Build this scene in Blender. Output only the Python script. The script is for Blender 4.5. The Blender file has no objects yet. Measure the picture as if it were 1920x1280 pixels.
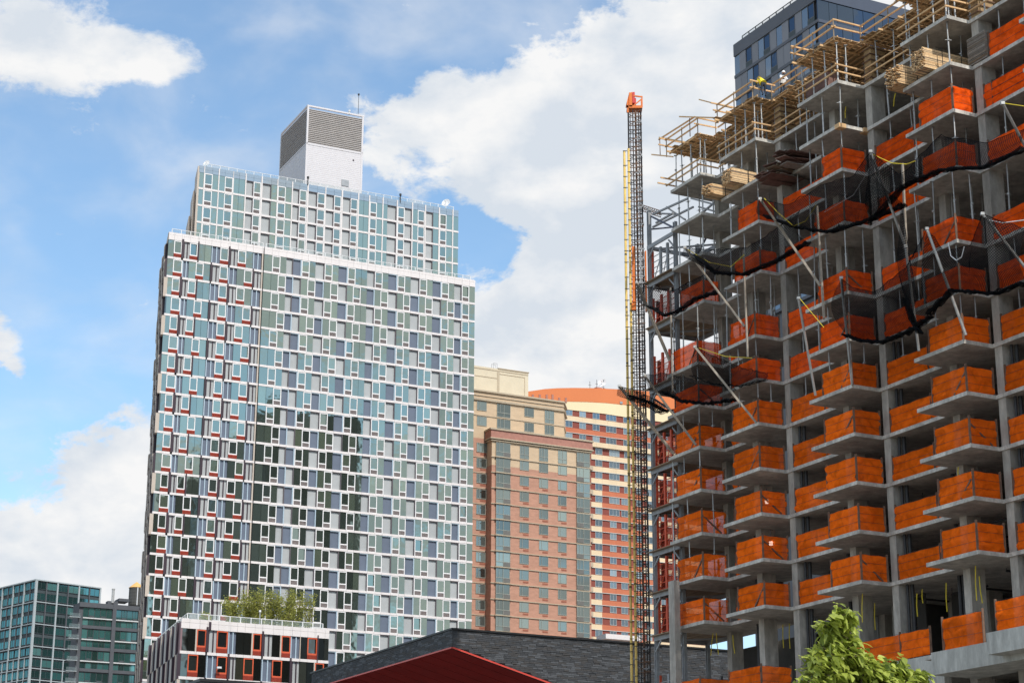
import bpy, bmesh, math, random
from math import sin, cos, radians, pi, sqrt
from mathutils import Vector, Matrix, noise
random.seed(7)
sc = bpy.context.scene
C = sc.collection

# ------------------------------------------------------------------ camera
FPX, PITCH, ROLL, CAMZ = 3614.47, radians(17.106), radians(-0.236), 2.0
R_ = Vector((1, 0, 0)); U_ = Vector((0, -sin(PITCH), cos(PITCH))); D_ = Vector((0, cos(PITCH), sin(PITCH)))
cr, sr = cos(ROLL), sin(ROLL)
cam_d = bpy.data.cameras.new('camera'); cam = bpy.data.objects.new('camera', cam_d); C.objects.link(cam)
cam_d.sensor_width = 36; cam_d.lens = FPX / 1920 * 36; cam_d.clip_start = 0.5; cam_d.clip_end = 9000
X_ = R_ * cr - U_ * sr; Y_ = R_ * sr + U_ * cr
M = Matrix((X_, Y_, -D_)).transposed().to_4x4(); M.translation = Vector((0, 0, CAMZ)); cam.matrix_world = M
sc.camera = cam

# measuring helpers: where a direction of view meets a real plane
def proj(P):
    q = Vector((P[0], P[1], P[2] - CAMZ)); d = q.dot(D_); u = FPX * q.dot(R_) / d; v = FPX * q.dot(U_) / d
    return 960 + cr * u - sr * v, 640 - (sr * u + cr * v)
def ray(x, y):
    a = x - 960; b = 640 - y
    return D_ + R_ * ((cr * a + sr * b) / FPX) + U_ * ((-sr * a + cr * b) / FPX)
def at(x, y, Y):
    d = ray(x, y); P = d * (Y / d.y); P.z += CAMZ; return P
def onplane(x, y, P0, ang):
    e = Vector((cos(ang), sin(ang), 0)); n = Vector((-sin(ang), cos(ang), 0)); d = ray(x, y)
    k = n.dot(Vector((P0[0], P0[1], 0))) / n.dot(d); P = d * k; P.z += CAMZ
    return P, (P - Vector((P0[0], P0[1], P.z))).dot(e)
def uofx(x, z, P0, ang):
    e = (cos(ang), sin(ang)); lo, hi = -80., 120.
    for _ in range(40):
        m = (lo + hi) / 2
        if proj((P0[0] + e[0] * m, P0[1] + e[1] * m, z))[0] < x: lo = m
        else: hi = m
    return (lo + hi) / 2

# ------------------------------------------------------------------ world, sun, exposure
SUN_EL = radians(50); sh = Vector((0.475, -0.880)).normalized()
w = bpy.data.worlds.new('World'); sc.world = w; w.use_nodes = True
nt = w.node_tree; N = nt.nodes; Lk = nt.links; N.clear()
def nd(t, **k):
    n = N.new(t)
    for a, b in k.items(): setattr(n, a, b)
    return n
def mth(op, a, b=None, clamp=False):
    n = N.new('ShaderNodeMath'); n.operation = op; n.use_clamp = clamp
    for i, v in enumerate((a, b)):
        if v is None: continue
        if isinstance(v, (int, float)): n.inputs[i].default_value = v
        else: Lk.new(v, n.inputs[i])
    return n.outputs[0]
out = nd('ShaderNodeOutputWorld'); bg = nd('ShaderNodeBackground'); bg.inputs[1].default_value = 0.15
sky = nd('ShaderNodeTexSky'); sky.sky_type = 'NISHITA'; sky.sun_disc = False
sky.sun_elevation = SUN_EL; sky.sun_rotation = math.atan2(sh.x, sh.y)
sky.air_density = 1.0; sky.dust_density = 0.6; sky.ozone_density = 1.6
tc = nd('ShaderNodeTexCoord'); sep = nd('ShaderNodeSeparateXYZ'); Lk.new(tc.outputs['Generated'], sep.inputs[0])
az = mth('ARCTAN2', sep.outputs[0], sep.outputs[1]); el = mth('ARCSINE', sep.outputs[2])
def nz(scale, detail, rough, dist=0.0, off=(0, 0, 0)):
    mp = nd('ShaderNodeMapping'); mp.inputs['Location'].default_value = off; mp.inputs['Scale'].default_value = (1, 1, 1.6)
    Lk.new(tc.outputs['Generated'], mp.inputs[0])
    n = nd('ShaderNodeTexNoise'); n.inputs['Scale'].default_value = scale; n.inputs['Detail'].default_value = detail
    n.inputs['Roughness'].default_value = rough; n.inputs['Distortion'].default_value = dist
    Lk.new(mp.outputs[0], n.inputs[0]); return n.outputs[0]
n_big = nz(9, 4, .5); n_mid = nz(26, 9, .62, .25, (3.1, 1.2, 0)); n_soft = nz(14, 5, .5, .3, (7, 2, 1)); n_fine = nz(60, 8, .65, .2, (1, 5, 2))
wx = mth('MULTIPLY', mth('SUBTRACT', n_mid, .5), .045); wy = mth('MULTIPLY', mth('SUBTRACT', n_soft, .5), .04)
azw = mth('ADD', az, wx); elw = mth('ADD', el, wy)
def blob(px, py, rx, ry, wt):
    d = ray(px, py).normalized(); a0 = math.atan2(d.x, d.y); e0 = math.asin(d.z); ra = rx / 3700; re = ry / 3614
    dx = mth('DIVIDE', mth('SUBTRACT', azw, a0), ra); dy = mth('DIVIDE', mth('SUBTRACT', elw, e0), re)
    s = mth('ADD', mth('MULTIPLY', dx, dx), mth('MULTIPLY', dy, dy))
    return mth('MULTIPLY', mth('POWER', 2.718, mth('MULTIPLY', s, -1)), wt)
blobs = [(40, 60, 170, 85, 1.0), (170, 120, 170, 50, .85), (290, 118, 90, 26, .55),
         (925, 468, 85, 40, -.75), (870, 435, 55, 35, -.4), (1085, 480, 90, 55, .8), (760, 215, 110, 80, .42), (745, 320, 70, 60, .35), (820, 200, 90, 55, .5), (940, 270, 170, 110, 1.0), (1130, 230, 230, 150, 1.3), (1330, 90, 260, 150, 1.3), (1250, 330, 230, 130, 1.2), (1050, 360, 190, 70, .9),
         (1150, 590, 200, 130, 1.5), (1000, 640, 150, 110, 1.3), (930, 640, 90, 70, .9), (1350, 560, 250, 250, 1.2), (1000, 760, 300, 80, 1.0), (1110, 470, 70, 60, .9), (1650, 250, 300, 500, 1.1),
         (225, 870, 80, 60, 1.1), (255, 800, 50, 40, .5), (210, 960, 110, 50, 1.0), (110, 1020, 190, 60, 1.3), (120, 1110, 260, 60, 1.2), (330, 1000, 200, 120, 1.0), (500, 1150, 500, 90, .9),
         (12, 650, 35, 60, .75), (28, 705, 20, 20, .5), (90, 650, 16, 12, .25)]
acc = None
for b in blobs:
    v = blob(*b); acc = v if acc is None else mth('ADD', acc, v)
# outside the part of the sky in view the same kind of broken cloud goes on
inview = mth('MULTIPLY', mth('MULTIPLY', mth('GREATER_THAN', az, -.42), mth('LESS_THAN', az, .42)), mth('LESS_THAN', el, .62))
gen = mth('MULTIPLY', mth('SUBTRACT', n_big, .40), 5.0)
fall = mth('MULTIPLY', mth('ADD', mth('ABSOLUTE', az), -.30), 7.0, True); fall2 = mth('MULTIPLY', mth('ADD', el, -.50), 8.0, True)
outw = mth('MAXIMUM', fall, fall2)
dens = mth('ADD', mth('MULTIPLY', acc, mth('SUBTRACT', 1.0, outw)), mth('MULTIPLY', gen, outw))
dens = mth('ADD', dens, mth('MULTIPLY', mth('SUBTRACT', n_mid, .5), 2.0))
dens = mth('ADD', dens, mth('MULTIPLY', mth('SUBTRACT', n_fine, .5), 1.0))
mr = nd('ShaderNodeMapRange'); mr.interpolation_type = 'SMOOTHSTEP'; mr.inputs[1].default_value = .20; mr.inputs[2].default_value = .78; Lk.new(dens, mr.inputs[0])
veil = nd('ShaderNodeMapRange'); veil.interpolation_type = 'SMOOTHSTEP'; veil.inputs[1].default_value = .36; veil.inputs[2].default_value = .78; veil.inputs[3].default_value = .06; veil.inputs[4].default_value = .5; Lk.new(n_soft, veil.inputs[0])
cov = mth('MAXIMUM', mr.outputs[0], veil.outputs[0])
rel = mth('SUBTRACT', nz(17, 7, .55, .2, (2, 4, 1)), nz(17, 7, .55, .2, (2.012, 3.99, .975)))
shade = nd('ShaderNodeMapRange'); shade.inputs[1].default_value = .30; shade.inputs[2].default_value = .72; Lk.new(mth('SUBTRACT', mth('ADD', mth('ADD', mth('MULTIPLY', n_soft, .5), mth('MULTIPLY', n_mid, .3)), mth('ADD', mth('MULTIPLY', rel, 1.3), .1)), mth('MULTIPLY', mth('ADD', blob(1180, 390, 260, 45, .2), mth('ADD', blob(1330, 330, 200, 80, .12), blob(960, 400, 130, 40, .15))), 1.0)), shade.inputs[0])
cm = nd('ShaderNodeMix', data_type='RGBA'); Lk.new(shade.outputs[0], cm.inputs[0])
cm.inputs[6].default_value = (4.6, 5.0, 5.5, 1); cm.inputs[7].default_value = (6.25, 6.25, 6.25, 1)
sk = nd('ShaderNodeMix', data_type='RGBA', blend_type='MULTIPLY'); sk.inputs[0].default_value = 1; Lk.new(sky.outputs[0], sk.inputs[6]); sk.inputs[7].default_value = (1.2, 1.38, 1.38, 1)
mx = nd('ShaderNodeMix', data_type='RGBA'); Lk.new(cov, mx.inputs[0]); Lk.new(sk.outputs[2], mx.inputs[6]); Lk.new(cm.outputs[2], mx.inputs[7])
Lk.new(mx.outputs[2], bg.inputs[0]); Lk.new(bg.outputs[0], out.inputs[0])
sd = bpy.data.lights.new('sun', 'SUN'); sun = bpy.data.objects.new('sun', sd); C.objects.link(sun)
sd.energy = 3.9; sd.angle = radians(.55); sd.color = (1, .955, .89)
sv = Vector((sh.x * cos(SUN_EL), sh.y * cos(SUN_EL), sin(SUN_EL))); sun.rotation_euler = sv.to_track_quat('Z', 'Y').to_euler()
vs = sc.view_settings; vs.view_transform = 'Standard'; vs.look = 'None'; vs.exposure = 0.0; vs.gamma = 1; vs.use_curve_mapping = False

# ------------------------------------------------------------------ materials
MATS = {}
def mat(name, col, rough=.8, var=.12, scale=1.5, bump=0, metal=0, objvar=0, spec=.5, streak=0, stain=0):
    if name in MATS: return MATS[name]
    m = bpy.data.materials.new(name); m.use_nodes = True; t = m.node_tree; n = t.nodes; l = t.links; b = n['Principled BSDF']
    b.inputs['Roughness'].default_value = rough; b.inputs['Metallic'].default_value = metal; b.inputs['Specular IOR Level'].default_value = spec
    c = n.new('ShaderNodeTexCoord'); g = n.new('ShaderNodeNewGeometry')
    x = n.new('ShaderNodeTexNoise'); x.inputs['Scale'].default_value = scale; x.inputs['Detail'].default_value = 6; x.inputs['Roughness'].default_value = .6
    if streak:
        mp = n.new('ShaderNodeMapping'); mp.inputs['Scale'].default_value = (1, 1, streak); l.new(g.outputs['Position'], mp.inputs[0]); l.new(mp.outputs[0], x.inputs[0])
    else: l.new(g.outputs['Position'], x.inputs[0])
    r = n.new('ShaderNodeMapRange'); r.inputs[1].default_value = .3; r.inputs[2].default_value = .7; r.inputs[3].default_value = 1 - var; r.inputs[4].default_value = 1 + var
    l.new(x.outputs[0], r.inputs[0]); last = r.outputs[0]
    if stain:
        x2 = n.new('ShaderNodeTexNoise'); x2.inputs['Scale'].default_value = .55; x2.inputs['Detail'].default_value = 8; x2.inputs['Roughness'].default_value = .75
        mp2 = n.new('ShaderNodeMapping'); mp2.inputs['Scale'].default_value = (1.6, 1.6, .5); l.new(g.outputs['Position'], mp2.inputs[0]); l.new(mp2.outputs[0], x2.inputs[0])
        r3 = n.new('ShaderNodeMapRange'); r3.inputs[1].default_value = .42; r3.inputs[2].default_value = .62; r3.inputs[3].default_value = 1 - stain; r3.inputs[4].default_value = 1.06; l.new(x2.outputs[0], r3.inputs[0])
        m3 = n.new('ShaderNodeMath'); m3.operation = 'MULTIPLY'; l.new(last, m3.inputs[0]); l.new(r3.outputs[0], m3.inputs[1]); last = m3.outputs[0]
    if objvar:
        o = n.new('ShaderNodeObjectInfo'); r2 = n.new('ShaderNodeMapRange'); r2.inputs[3].default_value = 1 - objvar; r2.inputs[4].default_value = 1 + objvar
        l.new(o.outputs['Random'], r2.inputs[0]); mm = n.new('ShaderNodeMath'); mm.operation = 'MULTIPLY'; l.new(last, mm.inputs[0]); l.new(r2.outputs[0], mm.inputs[1]); last = mm.outputs[0]
    v = n.new('ShaderNodeVectorMath'); v.operation = 'SCALE'; v.inputs[0].default_value = col[:3]; l.new(last, v.inputs['Scale']); l.new(v.outputs[0], b.inputs['Base Color'])
    if bump:
        bp = n.new('ShaderNodeBump'); bp.inputs['Strength'].default_value = bump; bp.inputs['Distance'].default_value = .03; l.new(x.outputs[0], bp.inputs['Height']); l.new(bp.outputs[0], b.inputs['Normal'])
    MATS[name] = m; return m
def glassmat(name, col, refl, rough=.03, objvar=.35, curtain=None, wav=.0):
    if name in MATS: return MATS[name]
    m = bpy.data.materials.new(name); m.use_nodes = True; t = m.node_tree; n = t.nodes; l = t.links; n.remove(n['Principled BSDF']); o_ = n['Material Output']
    d = n.new('ShaderNodeBsdfDiffuse'); gl = n.new('ShaderNodeBsdfGlossy'); gl.inputs['Roughness'].default_value = rough; mix = n.new('ShaderNodeMixShader')
    oi = n.new('ShaderNodeObjectInfo'); cr_ = n.new('ShaderNodeValToRGB'); l.new(oi.outputs['Random'], cr_.inputs[0])
    cu = curtain or col
    e = cr_.color_ramp.elements; e[0].color = tuple(c * (1 - objvar) for c in col[:3]) + (1,); e[1].color = tuple(cu[:3]) + (1,)
    e.new(.55).color = tuple(col[:3]) + (1,); e.new(.72).color = tuple(c * (1 + objvar) for c in col[:3]) + (1,)
    l.new(cr_.outputs[0], d.inputs[0]); gl.inputs[0].default_value = tuple(refl) + (1,)
    fr = n.new('ShaderNodeLayerWeight'); fr.inputs[0].default_value = .35; mr_ = n.new('ShaderNodeMapRange'); mr_.inputs[3].default_value = .45; mr_.inputs[4].default_value = .95
    l.new(fr.outputs['Fresnel'], mr_.inputs[0]); l.new(mr_.outputs[0], mix.inputs[0])
    if wav:
        g = n.new('ShaderNodeNewGeometry'); x = n.new('ShaderNodeTexNoise'); x.inputs['Scale'].default_value = .9; x.inputs['Detail'].default_value = 1; l.new(g.outputs['Position'], x.inputs[0])
        bp = n.new('ShaderNodeBump'); bp.inputs['Strength'].default_value = wav; bp.inputs['Distance'].default_value = .03; l.new(x.outputs[0], bp.inputs['Height']); l.new(bp.outputs[0], gl.inputs['Normal'])
    l.new(d.outputs[0], mix.inputs[1]); l.new(gl.outputs[0], mix.inputs[2]); l.new(mix.outputs[0], o_.inputs[0])
    MATS[name] = m; return m
def sheetmat(name, col, transp, transl=.45, scale=2.2, grid=0, gridw=.8, bump=.6):
    if name in MATS: return MATS[name]
    m = bpy.data.materials.new(name); m.use_nodes = True; t = m.node_tree; n = t.nodes; l = t.links; n.remove(n['Principled BSDF']); o_ = n['Material Output']
    g = n.new('ShaderNodeNewGeometry'); x = n.new('ShaderNodeTexNoise'); x.inputs['Scale'].default_value = scale; x.inputs['Detail'].default_value = 3; x.inputs['Distortion'].default_value = 1.2; l.new(g.outputs['Position'], x.inputs[0])
    r = n.new('ShaderNodeMapRange'); r.inputs[1].default_value = .3; r.inputs[2].default_value = .7; r.inputs[3].default_value = .75; r.inputs[4].default_value = 1.2; l.new(x.outputs[0], r.inputs[0])
    oi = n.new('ShaderNodeObjectInfo'); ro = n.new('ShaderNodeMapRange'); ro.inputs[3].default_value = .8; ro.inputs[4].default_value = 1.12; l.new(oi.outputs['Random'], ro.inputs[0]); mo = n.new('ShaderNodeMath'); mo.operation = 'MULTIPLY'; l.new(r.outputs[0], mo.inputs[0]); l.new(ro.outputs[0], mo.inputs[1])
    v = n.new('ShaderNodeVectorMath'); v.operation = 'SCALE'; v.inputs[0].default_value = col[:3]; l.new(mo.outputs[0], v.inputs['Scale'])
    bp = n.new('ShaderNodeBump'); bp.inputs['Strength'].default_value = bump; bp.inputs['Distance'].default_value = .12; l.new(x.outputs[0], bp.inputs['Height'])
    d = n.new('ShaderNodeBsdfDiffuse'); s = n.new('ShaderNodeBsdfTranslucent'); tr = n.new('ShaderNodeBsdfTransparent')
    for q in (d, s): l.new(v.outputs[0], q.inputs[0]); l.new(bp.outputs[0], q.inputs['Normal'])
    m1 = n.new('ShaderNodeMixShader'); m1.inputs[0].default_value = transl; l.new(d.outputs[0], m1.inputs[1]); l.new(s.outputs[0], m1.inputs[2])
    m2 = n.new('ShaderNodeMixShader'); m2.inputs[0].default_value = transp
    if grid:
        uv = n.new('ShaderNodeUVMap'); sx = n.new('ShaderNodeSeparateXYZ'); l.new(uv.outputs[0], sx.inputs[0]); hs = []
        for k in (0, 1):
            a = n.new('ShaderNodeMath'); a.operation = 'MULTIPLY'; a.inputs[1].default_value = grid; l.new(sx.outputs[k], a.inputs[0])
            b = n.new('ShaderNodeMath'); b.operation = 'FRACT'; l.new(a.outputs[0], b.inputs[0])
            c = n.new('ShaderNodeMath'); c.operation = 'LESS_THAN'; c.inputs[1].default_value = gridw; l.new(b.outputs[0], c.inputs[0]); hs.append(c.outputs[0])
        c = n.new('ShaderNodeMath'); c.operation = 'MULTIPLY'; l.new(hs[0], c.inputs[0]); l.new(hs[1], c.inputs[1])
        e = n.new('ShaderNodeMath'); e.operation = 'MULTIPLY'; e.inputs[1].default_value = transp; l.new(c.outputs[0], e.inputs[0]); l.new(e.outputs[0], m2.inputs[0])
    l.new(m1.outputs[0], m2.inputs[1]); l.new(tr.outputs[0], m2.inputs[2]); l.new(m2.outputs[0], o_.inputs[0])
    MATS[name] = m; return m

WHITE = mat('white_panel', (.72, .665, .645), .5, .05, .6); WFRAME = mat('white_frame', (.78, .76, .75), .45, .03, 1)
RED = mat('red_louvre', (.36, .045, .02), .6, .08, 2); BROWNL = mat('taupe_louvre', (.27, .225, .215), .7, .08, 2)
ORF = mat('orange_frame', (.62, .10, .035), .5, .05, 2)
GREYP = mat('grey_panel', (.39, .40, .40), .5, .05, 1, objvar=.05); BLUEP = mat('slate_blue_panel', (.125, .15, .20), .45, .06, 1, objvar=.06)
LBLUE = mat('light_blue_trim', (.40, .49, .56), .4, .03, 1); DKFIN = mat('aubergine_fin', (.035, .018, .028), .5, .1, 2); DARKREV = mat('dark_reveal', (.10, .085, .095), .7, .1, 2)
BEIGE = mat('beige_fin', (.50, .42, .35), .6, .05, 1); MAUVE = mat('mauve_panel', (.22, .13, .14), .6, .08, 1)
BACK = mat('backing_wall', (.06, .06, .06), .9, .1, 1)
GL = glassmat('tower_glass', (.055, .07, .058), (.56, .68, .60), curtain=(.13, .16, .11), objvar=.4, wav=.16)
GLP = glassmat('podium_glass', (.012, .013, .012), (.30, .32, .30), curtain=(.06, .06, .04), wav=.15)
PALEG = glassmat('pale_parapet_glass', (.30, .335, .35), (.50, .55, .57), objvar=.05)
RAILG = sheetmat('railing_glass', (.40, .50, .50), .86, .2, bump=0)
WHITEM = mat('white_metal', (.72, .72, .72), .4, .03, 2); GREYM = mat('grey_metal', (.33, .34, .35), .45, .1, 2, metal=.3)
LOUV = mat('white_louvre', (.64, .61, .62), .5, .03, 1); LOUVD = mat('taupe_screen', (.46, .42, .395), .6, .08, .8)
CONC = mat('concrete', (.46, .425, .375), .9, .2, 2.2, bump=.4, streak=.5, stain=.28, objvar=.08); CONC_SHADE = mat('shade_dark_concrete', (.065, .062, .058), .95, .2, .8)  # second concrete is painted near black to stand in for unlit depth
CONCL = mat('pale_concrete', (.50, .495, .455), .9, .16, 2.5, bump=.4, streak=.3, stain=.3)
ORSH = sheetmat('orange_netting', (1.0, .165, .011), .09, .14, scale=1.3, bump=.9); ORSU = sheetmat('red_orange_netting', (1.0, .115, .011), .08, .16, scale=1.5, bump=1.0); REDSH = sheetmat('red_mesh', (.42, .045, .025), .62, .3, bump=.1)
NET = sheetmat('black_net', (.010, .011, .013), .68, .1, grid=1.0, gridw=.76, bump=.2); NETD = sheetmat('black_net_bunched', (.012, .013, .015), .38, .1, scale=6)
STEEL = mat('galvanised_steel', (.40, .395, .38), .45, .18, 4, metal=.5, objvar=.25); STEELB = mat('beam_steel', (.30, .31, .32), .6, .2, 2); DSTEEL = mat('dark_steel', (.035, .034, .036), .6, .25, 3)
RUST = mat('rusty_dark_steel', (.15, .082, .05), .7, .35, 3); REDST = mat('red_steel', (.62, .085, .03), .6, .2, 2); ORST = mat('orange_paint', (.72, .17, .015), .45, .1, 2); REDP = mat('red_paint', (.6, .04, .03), .5, .1, 2)
YEL = mat('yellow_mast_paint', (.80, .55, .15), .5, .2, .6); YELR = mat('yellow_strap', (.72, .56, .03), .6, .1, 3); VEST = mat('yellow_vest', (.75, .62, .02), .7, .1, 6)
WOOD = mat('lumber', (.66, .42, .21), .8, .2, 5, objvar=.12); WOODD = mat('weathered_plank', (.27, .20, .135), .9, .3, 4, objvar=.2); PLY = mat('plywood', (.36, .235, .115), .85, .25, 2, objvar=.1); PLYG = mat('grey_plywood', (.28, .25, .22), .9, .2, 5, objvar=.15); PLYR = mat('reddish_form_board', (.17, .09, .07), .8, .3, 3, objvar=.2)
OUTR = mat('outrigger_plank', (.36, .31, .25), .85, .3, 3)

# ------------------------------------------------------------------ mesh helpers
class MB:
    def __init__(s): s.v = []; s.f = []; s.m = []
    def add(s, vs, fs, mi=0):
        o = len(s.v); s.v += [tuple(v) for v in vs]; s.f += [tuple(i + o for i in f) for f in fs]; s.m += [mi] * len(fs); return s
    def ob(s, o, a, b, c, mi=0):            # box from a corner and three edges
        o = Vector(o); a = Vector(a); b = Vector(b); c = Vector(c)
        P = [o, o + a, o + a + b, o + b]; P += [p + c for p in P]
        return s.add(P, [(0, 3, 2, 1), (4, 5, 6, 7), (0, 1, 5, 4), (1, 2, 6, 5), (2, 3, 7, 6), (3, 0, 4, 7)], mi)
    def box(s, x0, x1, y0, y1, z0, z1, mi=0): return s.ob((x0, y0, z0), (x1 - x0, 0, 0), (0, y1 - y0, 0), (0, 0, z1 - z0), mi)
    def bar(s, p, q, w, h=None, mi=0):       # rectangular bar between two points
        p = Vector(p); q = Vector(q); d = (q - p); h = h or w
        up = Vector((0, 0, 1)) if abs(d.normalized().z) < .95 else Vector((1, 0, 0))
        a = d.cross(up).normalized(); b = a.cross(d).normalized()
        return s.ob(p - a * w / 2 - b * h / 2, d, a * w, b * h, mi)
    def tube(s, p, q, r, n=6, mi=0, r2=None):
        p = Vector(p); q = Vector(q); d = (q - p).normalized(); r2 = r if r2 is None else r2
        up = Vector((0, 0, 1)) if abs(d.z) < .95 else Vector((1, 0, 0)); a = d.cross(up).normalized(); b = d.cross(a)
        V = []
        for c, rr in ((p, r), (q, r2)):
            for i in range(n): t = 2 * pi * i / n; V.append(c + a * cos(t) * rr + b * sin(t) * rr)
        F = [(i, (i + 1) % n, n + (i + 1) % n, n + i) for i in range(n)] + [tuple(range(n))[::-1], tuple(range(n, 2 * n))]
        return s.add(V, F, mi)
    def prism(s, poly, z0, z1, mi=0):
        n = len(poly); V = [(p[0], p[1], z0) for p in poly] + [(p[0], p[1], z1) for p in poly]
        return s.add(V, [tuple(range(n))[::-1], tuple(range(n, 2 * n))] + [(i, (i + 1) % n, n + (i + 1) % n, n + i) for i in range(n)], mi)
    def mesh(s, name, mats, smooth=False):
        me = bpy.data.meshes.new(name); me.from_pydata(s.v, [], s.f)
        for m in (mats if isinstance(mats, (list, tuple)) else [mats]): me.materials.append(m)
        if any(s.m): me.polygons.foreach_set('material_index', s.m)
        if smooth: me.polygons.foreach_set('use_smooth', [True] * len(s.f))
        bm = bmesh.new(); bm.from_mesh(me); bmesh.ops.recalc_face_normals(bm, faces=bm.faces); bm.to_mesh(me); bm.free()
        return me
def link(name, me, parent=None, loc=None, rz=0):
    o = bpy.data.objects.new(name, me); C.objects.link(o)
    if loc is not None: o.location = loc
    if rz: o.rotation_euler.z = rz
    if parent is not None:
        o.parent = parent
    return o
def tag(o, label=None, cat=None, group=None, kind=None):
    if label: o['label'] = label
    if cat: o['category'] = cat
    if group: o['group'] = group
    if kind: o['kind'] = kind
    return o
def thing(name, label, cat, loc=(0, 0, 0), group=None):
    o = bpy.data.objects.new(name, None); C.objects.link(o); o.location = loc; o.empty_display_size = .5
    return tag(o, label, cat, group)
def part(root, name, mb, mats, smooth=False, kind=None):   # mesh given in world coordinates, becomes a part of the thing
    me = mb.mesh(name, mats, smooth); o = link(name, me); o.parent = root
    base = root; off = Vector((0, 0, 0))
    while base is not None: off += base.location; base = base.parent
    o.location = -off
    if kind: o['kind'] = kind
    return o
def single(name, mb, mats, label, cat, group=None, smooth=False, kind=None):
    c = Vector((0, 0, 0)); n = len(mb.v); zs = min(v[2] for v in mb.v)
    cx = sum(v[0] for v in mb.v) / n; cy = sum(v[1] for v in mb.v) / n
    mb.v = [(v[0] - cx, v[1] - cy, v[2] - zs) for v in mb.v]
    o = link(name, mb.mesh(name, mats, smooth), None, (cx, cy, zs)); return tag(o, label, cat, group, kind)

MC = {}
def boxmesh(kind, mats, w_, d_, h_):
    k = (kind, round(w_, 2), round(d_, 3), round(h_, 2))
    if k not in MC: MC[k] = MB().box(0, k[1], 0, k[2], 0, k[3]).mesh(kind, mats)
    return MC[k]
class Facade:
    """pieces of one building's walls: the first 300 of a kind are parts, the rest are joined"""
    def __init__(s, root, limit=295): s.root = root; s.n = {}; s.left = {}; s.lim = limit
    def frame(s, P0, ang): s.P0 = P0; s.ang = ang; s.e = Vector((cos(ang), sin(ang), 0)); s.i = Vector((-sin(ang), cos(ang), 0))
    def pos(s, u, inn, z): return Vector((s.P0[0], s.P0[1], 0)) + s.e * u + s.i * inn + Vector((0, 0, z))
    def add(s, name, me, u, inn, z, rz=0, kids=()):
        p = s.pos(u, inn, z); n = s.n.get(name, 0); s.n[name] = n + 1
        if n < s.lim:
            o = link(name, me, s.root, p - s.root.location, s.ang + rz)
            for k, km, kl, kr in kids:
                c = link(k, km, o, kl, kr)
            return o
        Mx = Matrix.Translation(p) @ Matrix.Rotation(s.ang + rz, 4, 'Z')
        for nm, m_, l_, r_ in [(name, me, (0, 0, 0), 0)] + list(kids):
            T = Mx @ Matrix.Translation(l_) @ Matrix.Rotation(r_, 4, 'Z')
            mats = tuple(m_.materials); mb = s.left.setdefault((nm, mats), MB())
            mb.add([T @ v.co for v in m_.vertices], [tuple(f.vertices) for f in m_.polygons]); mb.m[-len(m_.polygons):] = [f.material_index for f in m_.polygons]
    def flush(s):
        for (nm, mats), mb in s.left.items(): part(s.root, nm, mb, list(mats), kind='stuff')
        s.left = {}

TH = radians(26.824)
F = Vector((-sin(TH), cos(TH), 0)); G = Vector((cos(TH), sin(TH), 0))

# ================================================================== ground
gm = mat('paved_ground', (.17, .158, .14), .95, .2, .2)
tag(link('ground', MB().add([(-4000, -3000, 0), (4000, -3000, 0), (4000, 6000, 0), (-4000, 6000, 0)], [(0, 1, 2, 3)]).mesh('ground', gm)), kind='structure')

# ================================================================== white apartment tower
Lc = (-51.784, 273.065); Sc = (-38.142, 279.513); Rc = (-5.990, 295.002); ZT = 101.908
angL = math.atan2(Sc[1] - Lc[1], Sc[0] - Lc[0]); angR = math.atan2(Rc[1] - Sc[1], Rc[0] - Sc[0])
lenL = math.dist(Lc, Sc); lenR = math.dist(Sc, Rc)
tower = thing('apartment_tower', 'tall white panelled apartment tower with teal glass and red window bases on its left edge', 'apartment building', (-40, 285, 0))
fa = Facade(tower)
HW = 2.67
def window_cell(fa, u, z, wd, style, h=HW, glass=None, fw=.13):
    """window: white frame > pane, louvre"""
    wd = round(wd, 1)
    fr = {'w': WFRAME, 'r': WFRAME, 'o': ORF}[style]; lv = {'w': BROWNL, 'r': RED, 'o': RED}[style]; glass = glass or GL
    lh = .60; sill = .17; k = ('wf', style, wd, h)
    if k not in MC:
        b = MB(); b0 = .05 if style == 'w' else 0
        b.box(0, fw, 0, .16, b0, h); b.box(wd - fw, wd, 0, .16, b0, h); b.box(fw, wd - fw, 0, .16, h - .16, h); b.box(fw, wd - fw, -.01, .16, b0 + lh, b0 + lh + sill)
        if style == 'w': b.box(0, wd, 0, .16, 0, b0)
        MC[k] = b.mesh('window', fr)
        MC[k + ('p',)] = MB().box(0, wd - 2 * fw, 0, .02, 0, h - .16 - b0 - lh - sill).mesh('pane', glass)
        lb = MB(); lb.box(0, wd - (2 * fw if style == 'w' else 0), .02, .06, 0, lh)
        for i in range(5): lb.ob((0, -.02, .06 + i * .108), (wd - (2 * fw if style == 'w' else 0), 0, 0), (0, .06, .03), (0, 0, .03))
        MC[k + ('l',)] = lb.mesh('louvre', lv)
    b0 = .05 if style == 'w' else 0
    op = random.random() < .06
    kids = [('pane', MC[k + ('p',)], (fw, .07, b0 + lh + sill), radians(random.gauss(0, .25)) if not op else radians(7)),
            ('louvre', MC[k + ('l',)], (fw if style == 'w' else 0, -.03 if style != 'w' else .04, b0), 0)]
    fa.add('window', MC[k], u, 0, z, 0, kids)
def panel_recess(kind, mats, wd, h, rev):
    k = (kind, round(wd, 1), h)
    if k not in MC:
        wd = k[1]; b = MB(); b.box(0, wd, .22, .3, 0, h); b.box(wd - rev, wd, .0, .22, 0, h, 1); b.box(0, wd - rev, .0, .22, h - .12, h, 1)
        MC[k] = b.mesh(kind, mats)
    return MC[k]
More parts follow.
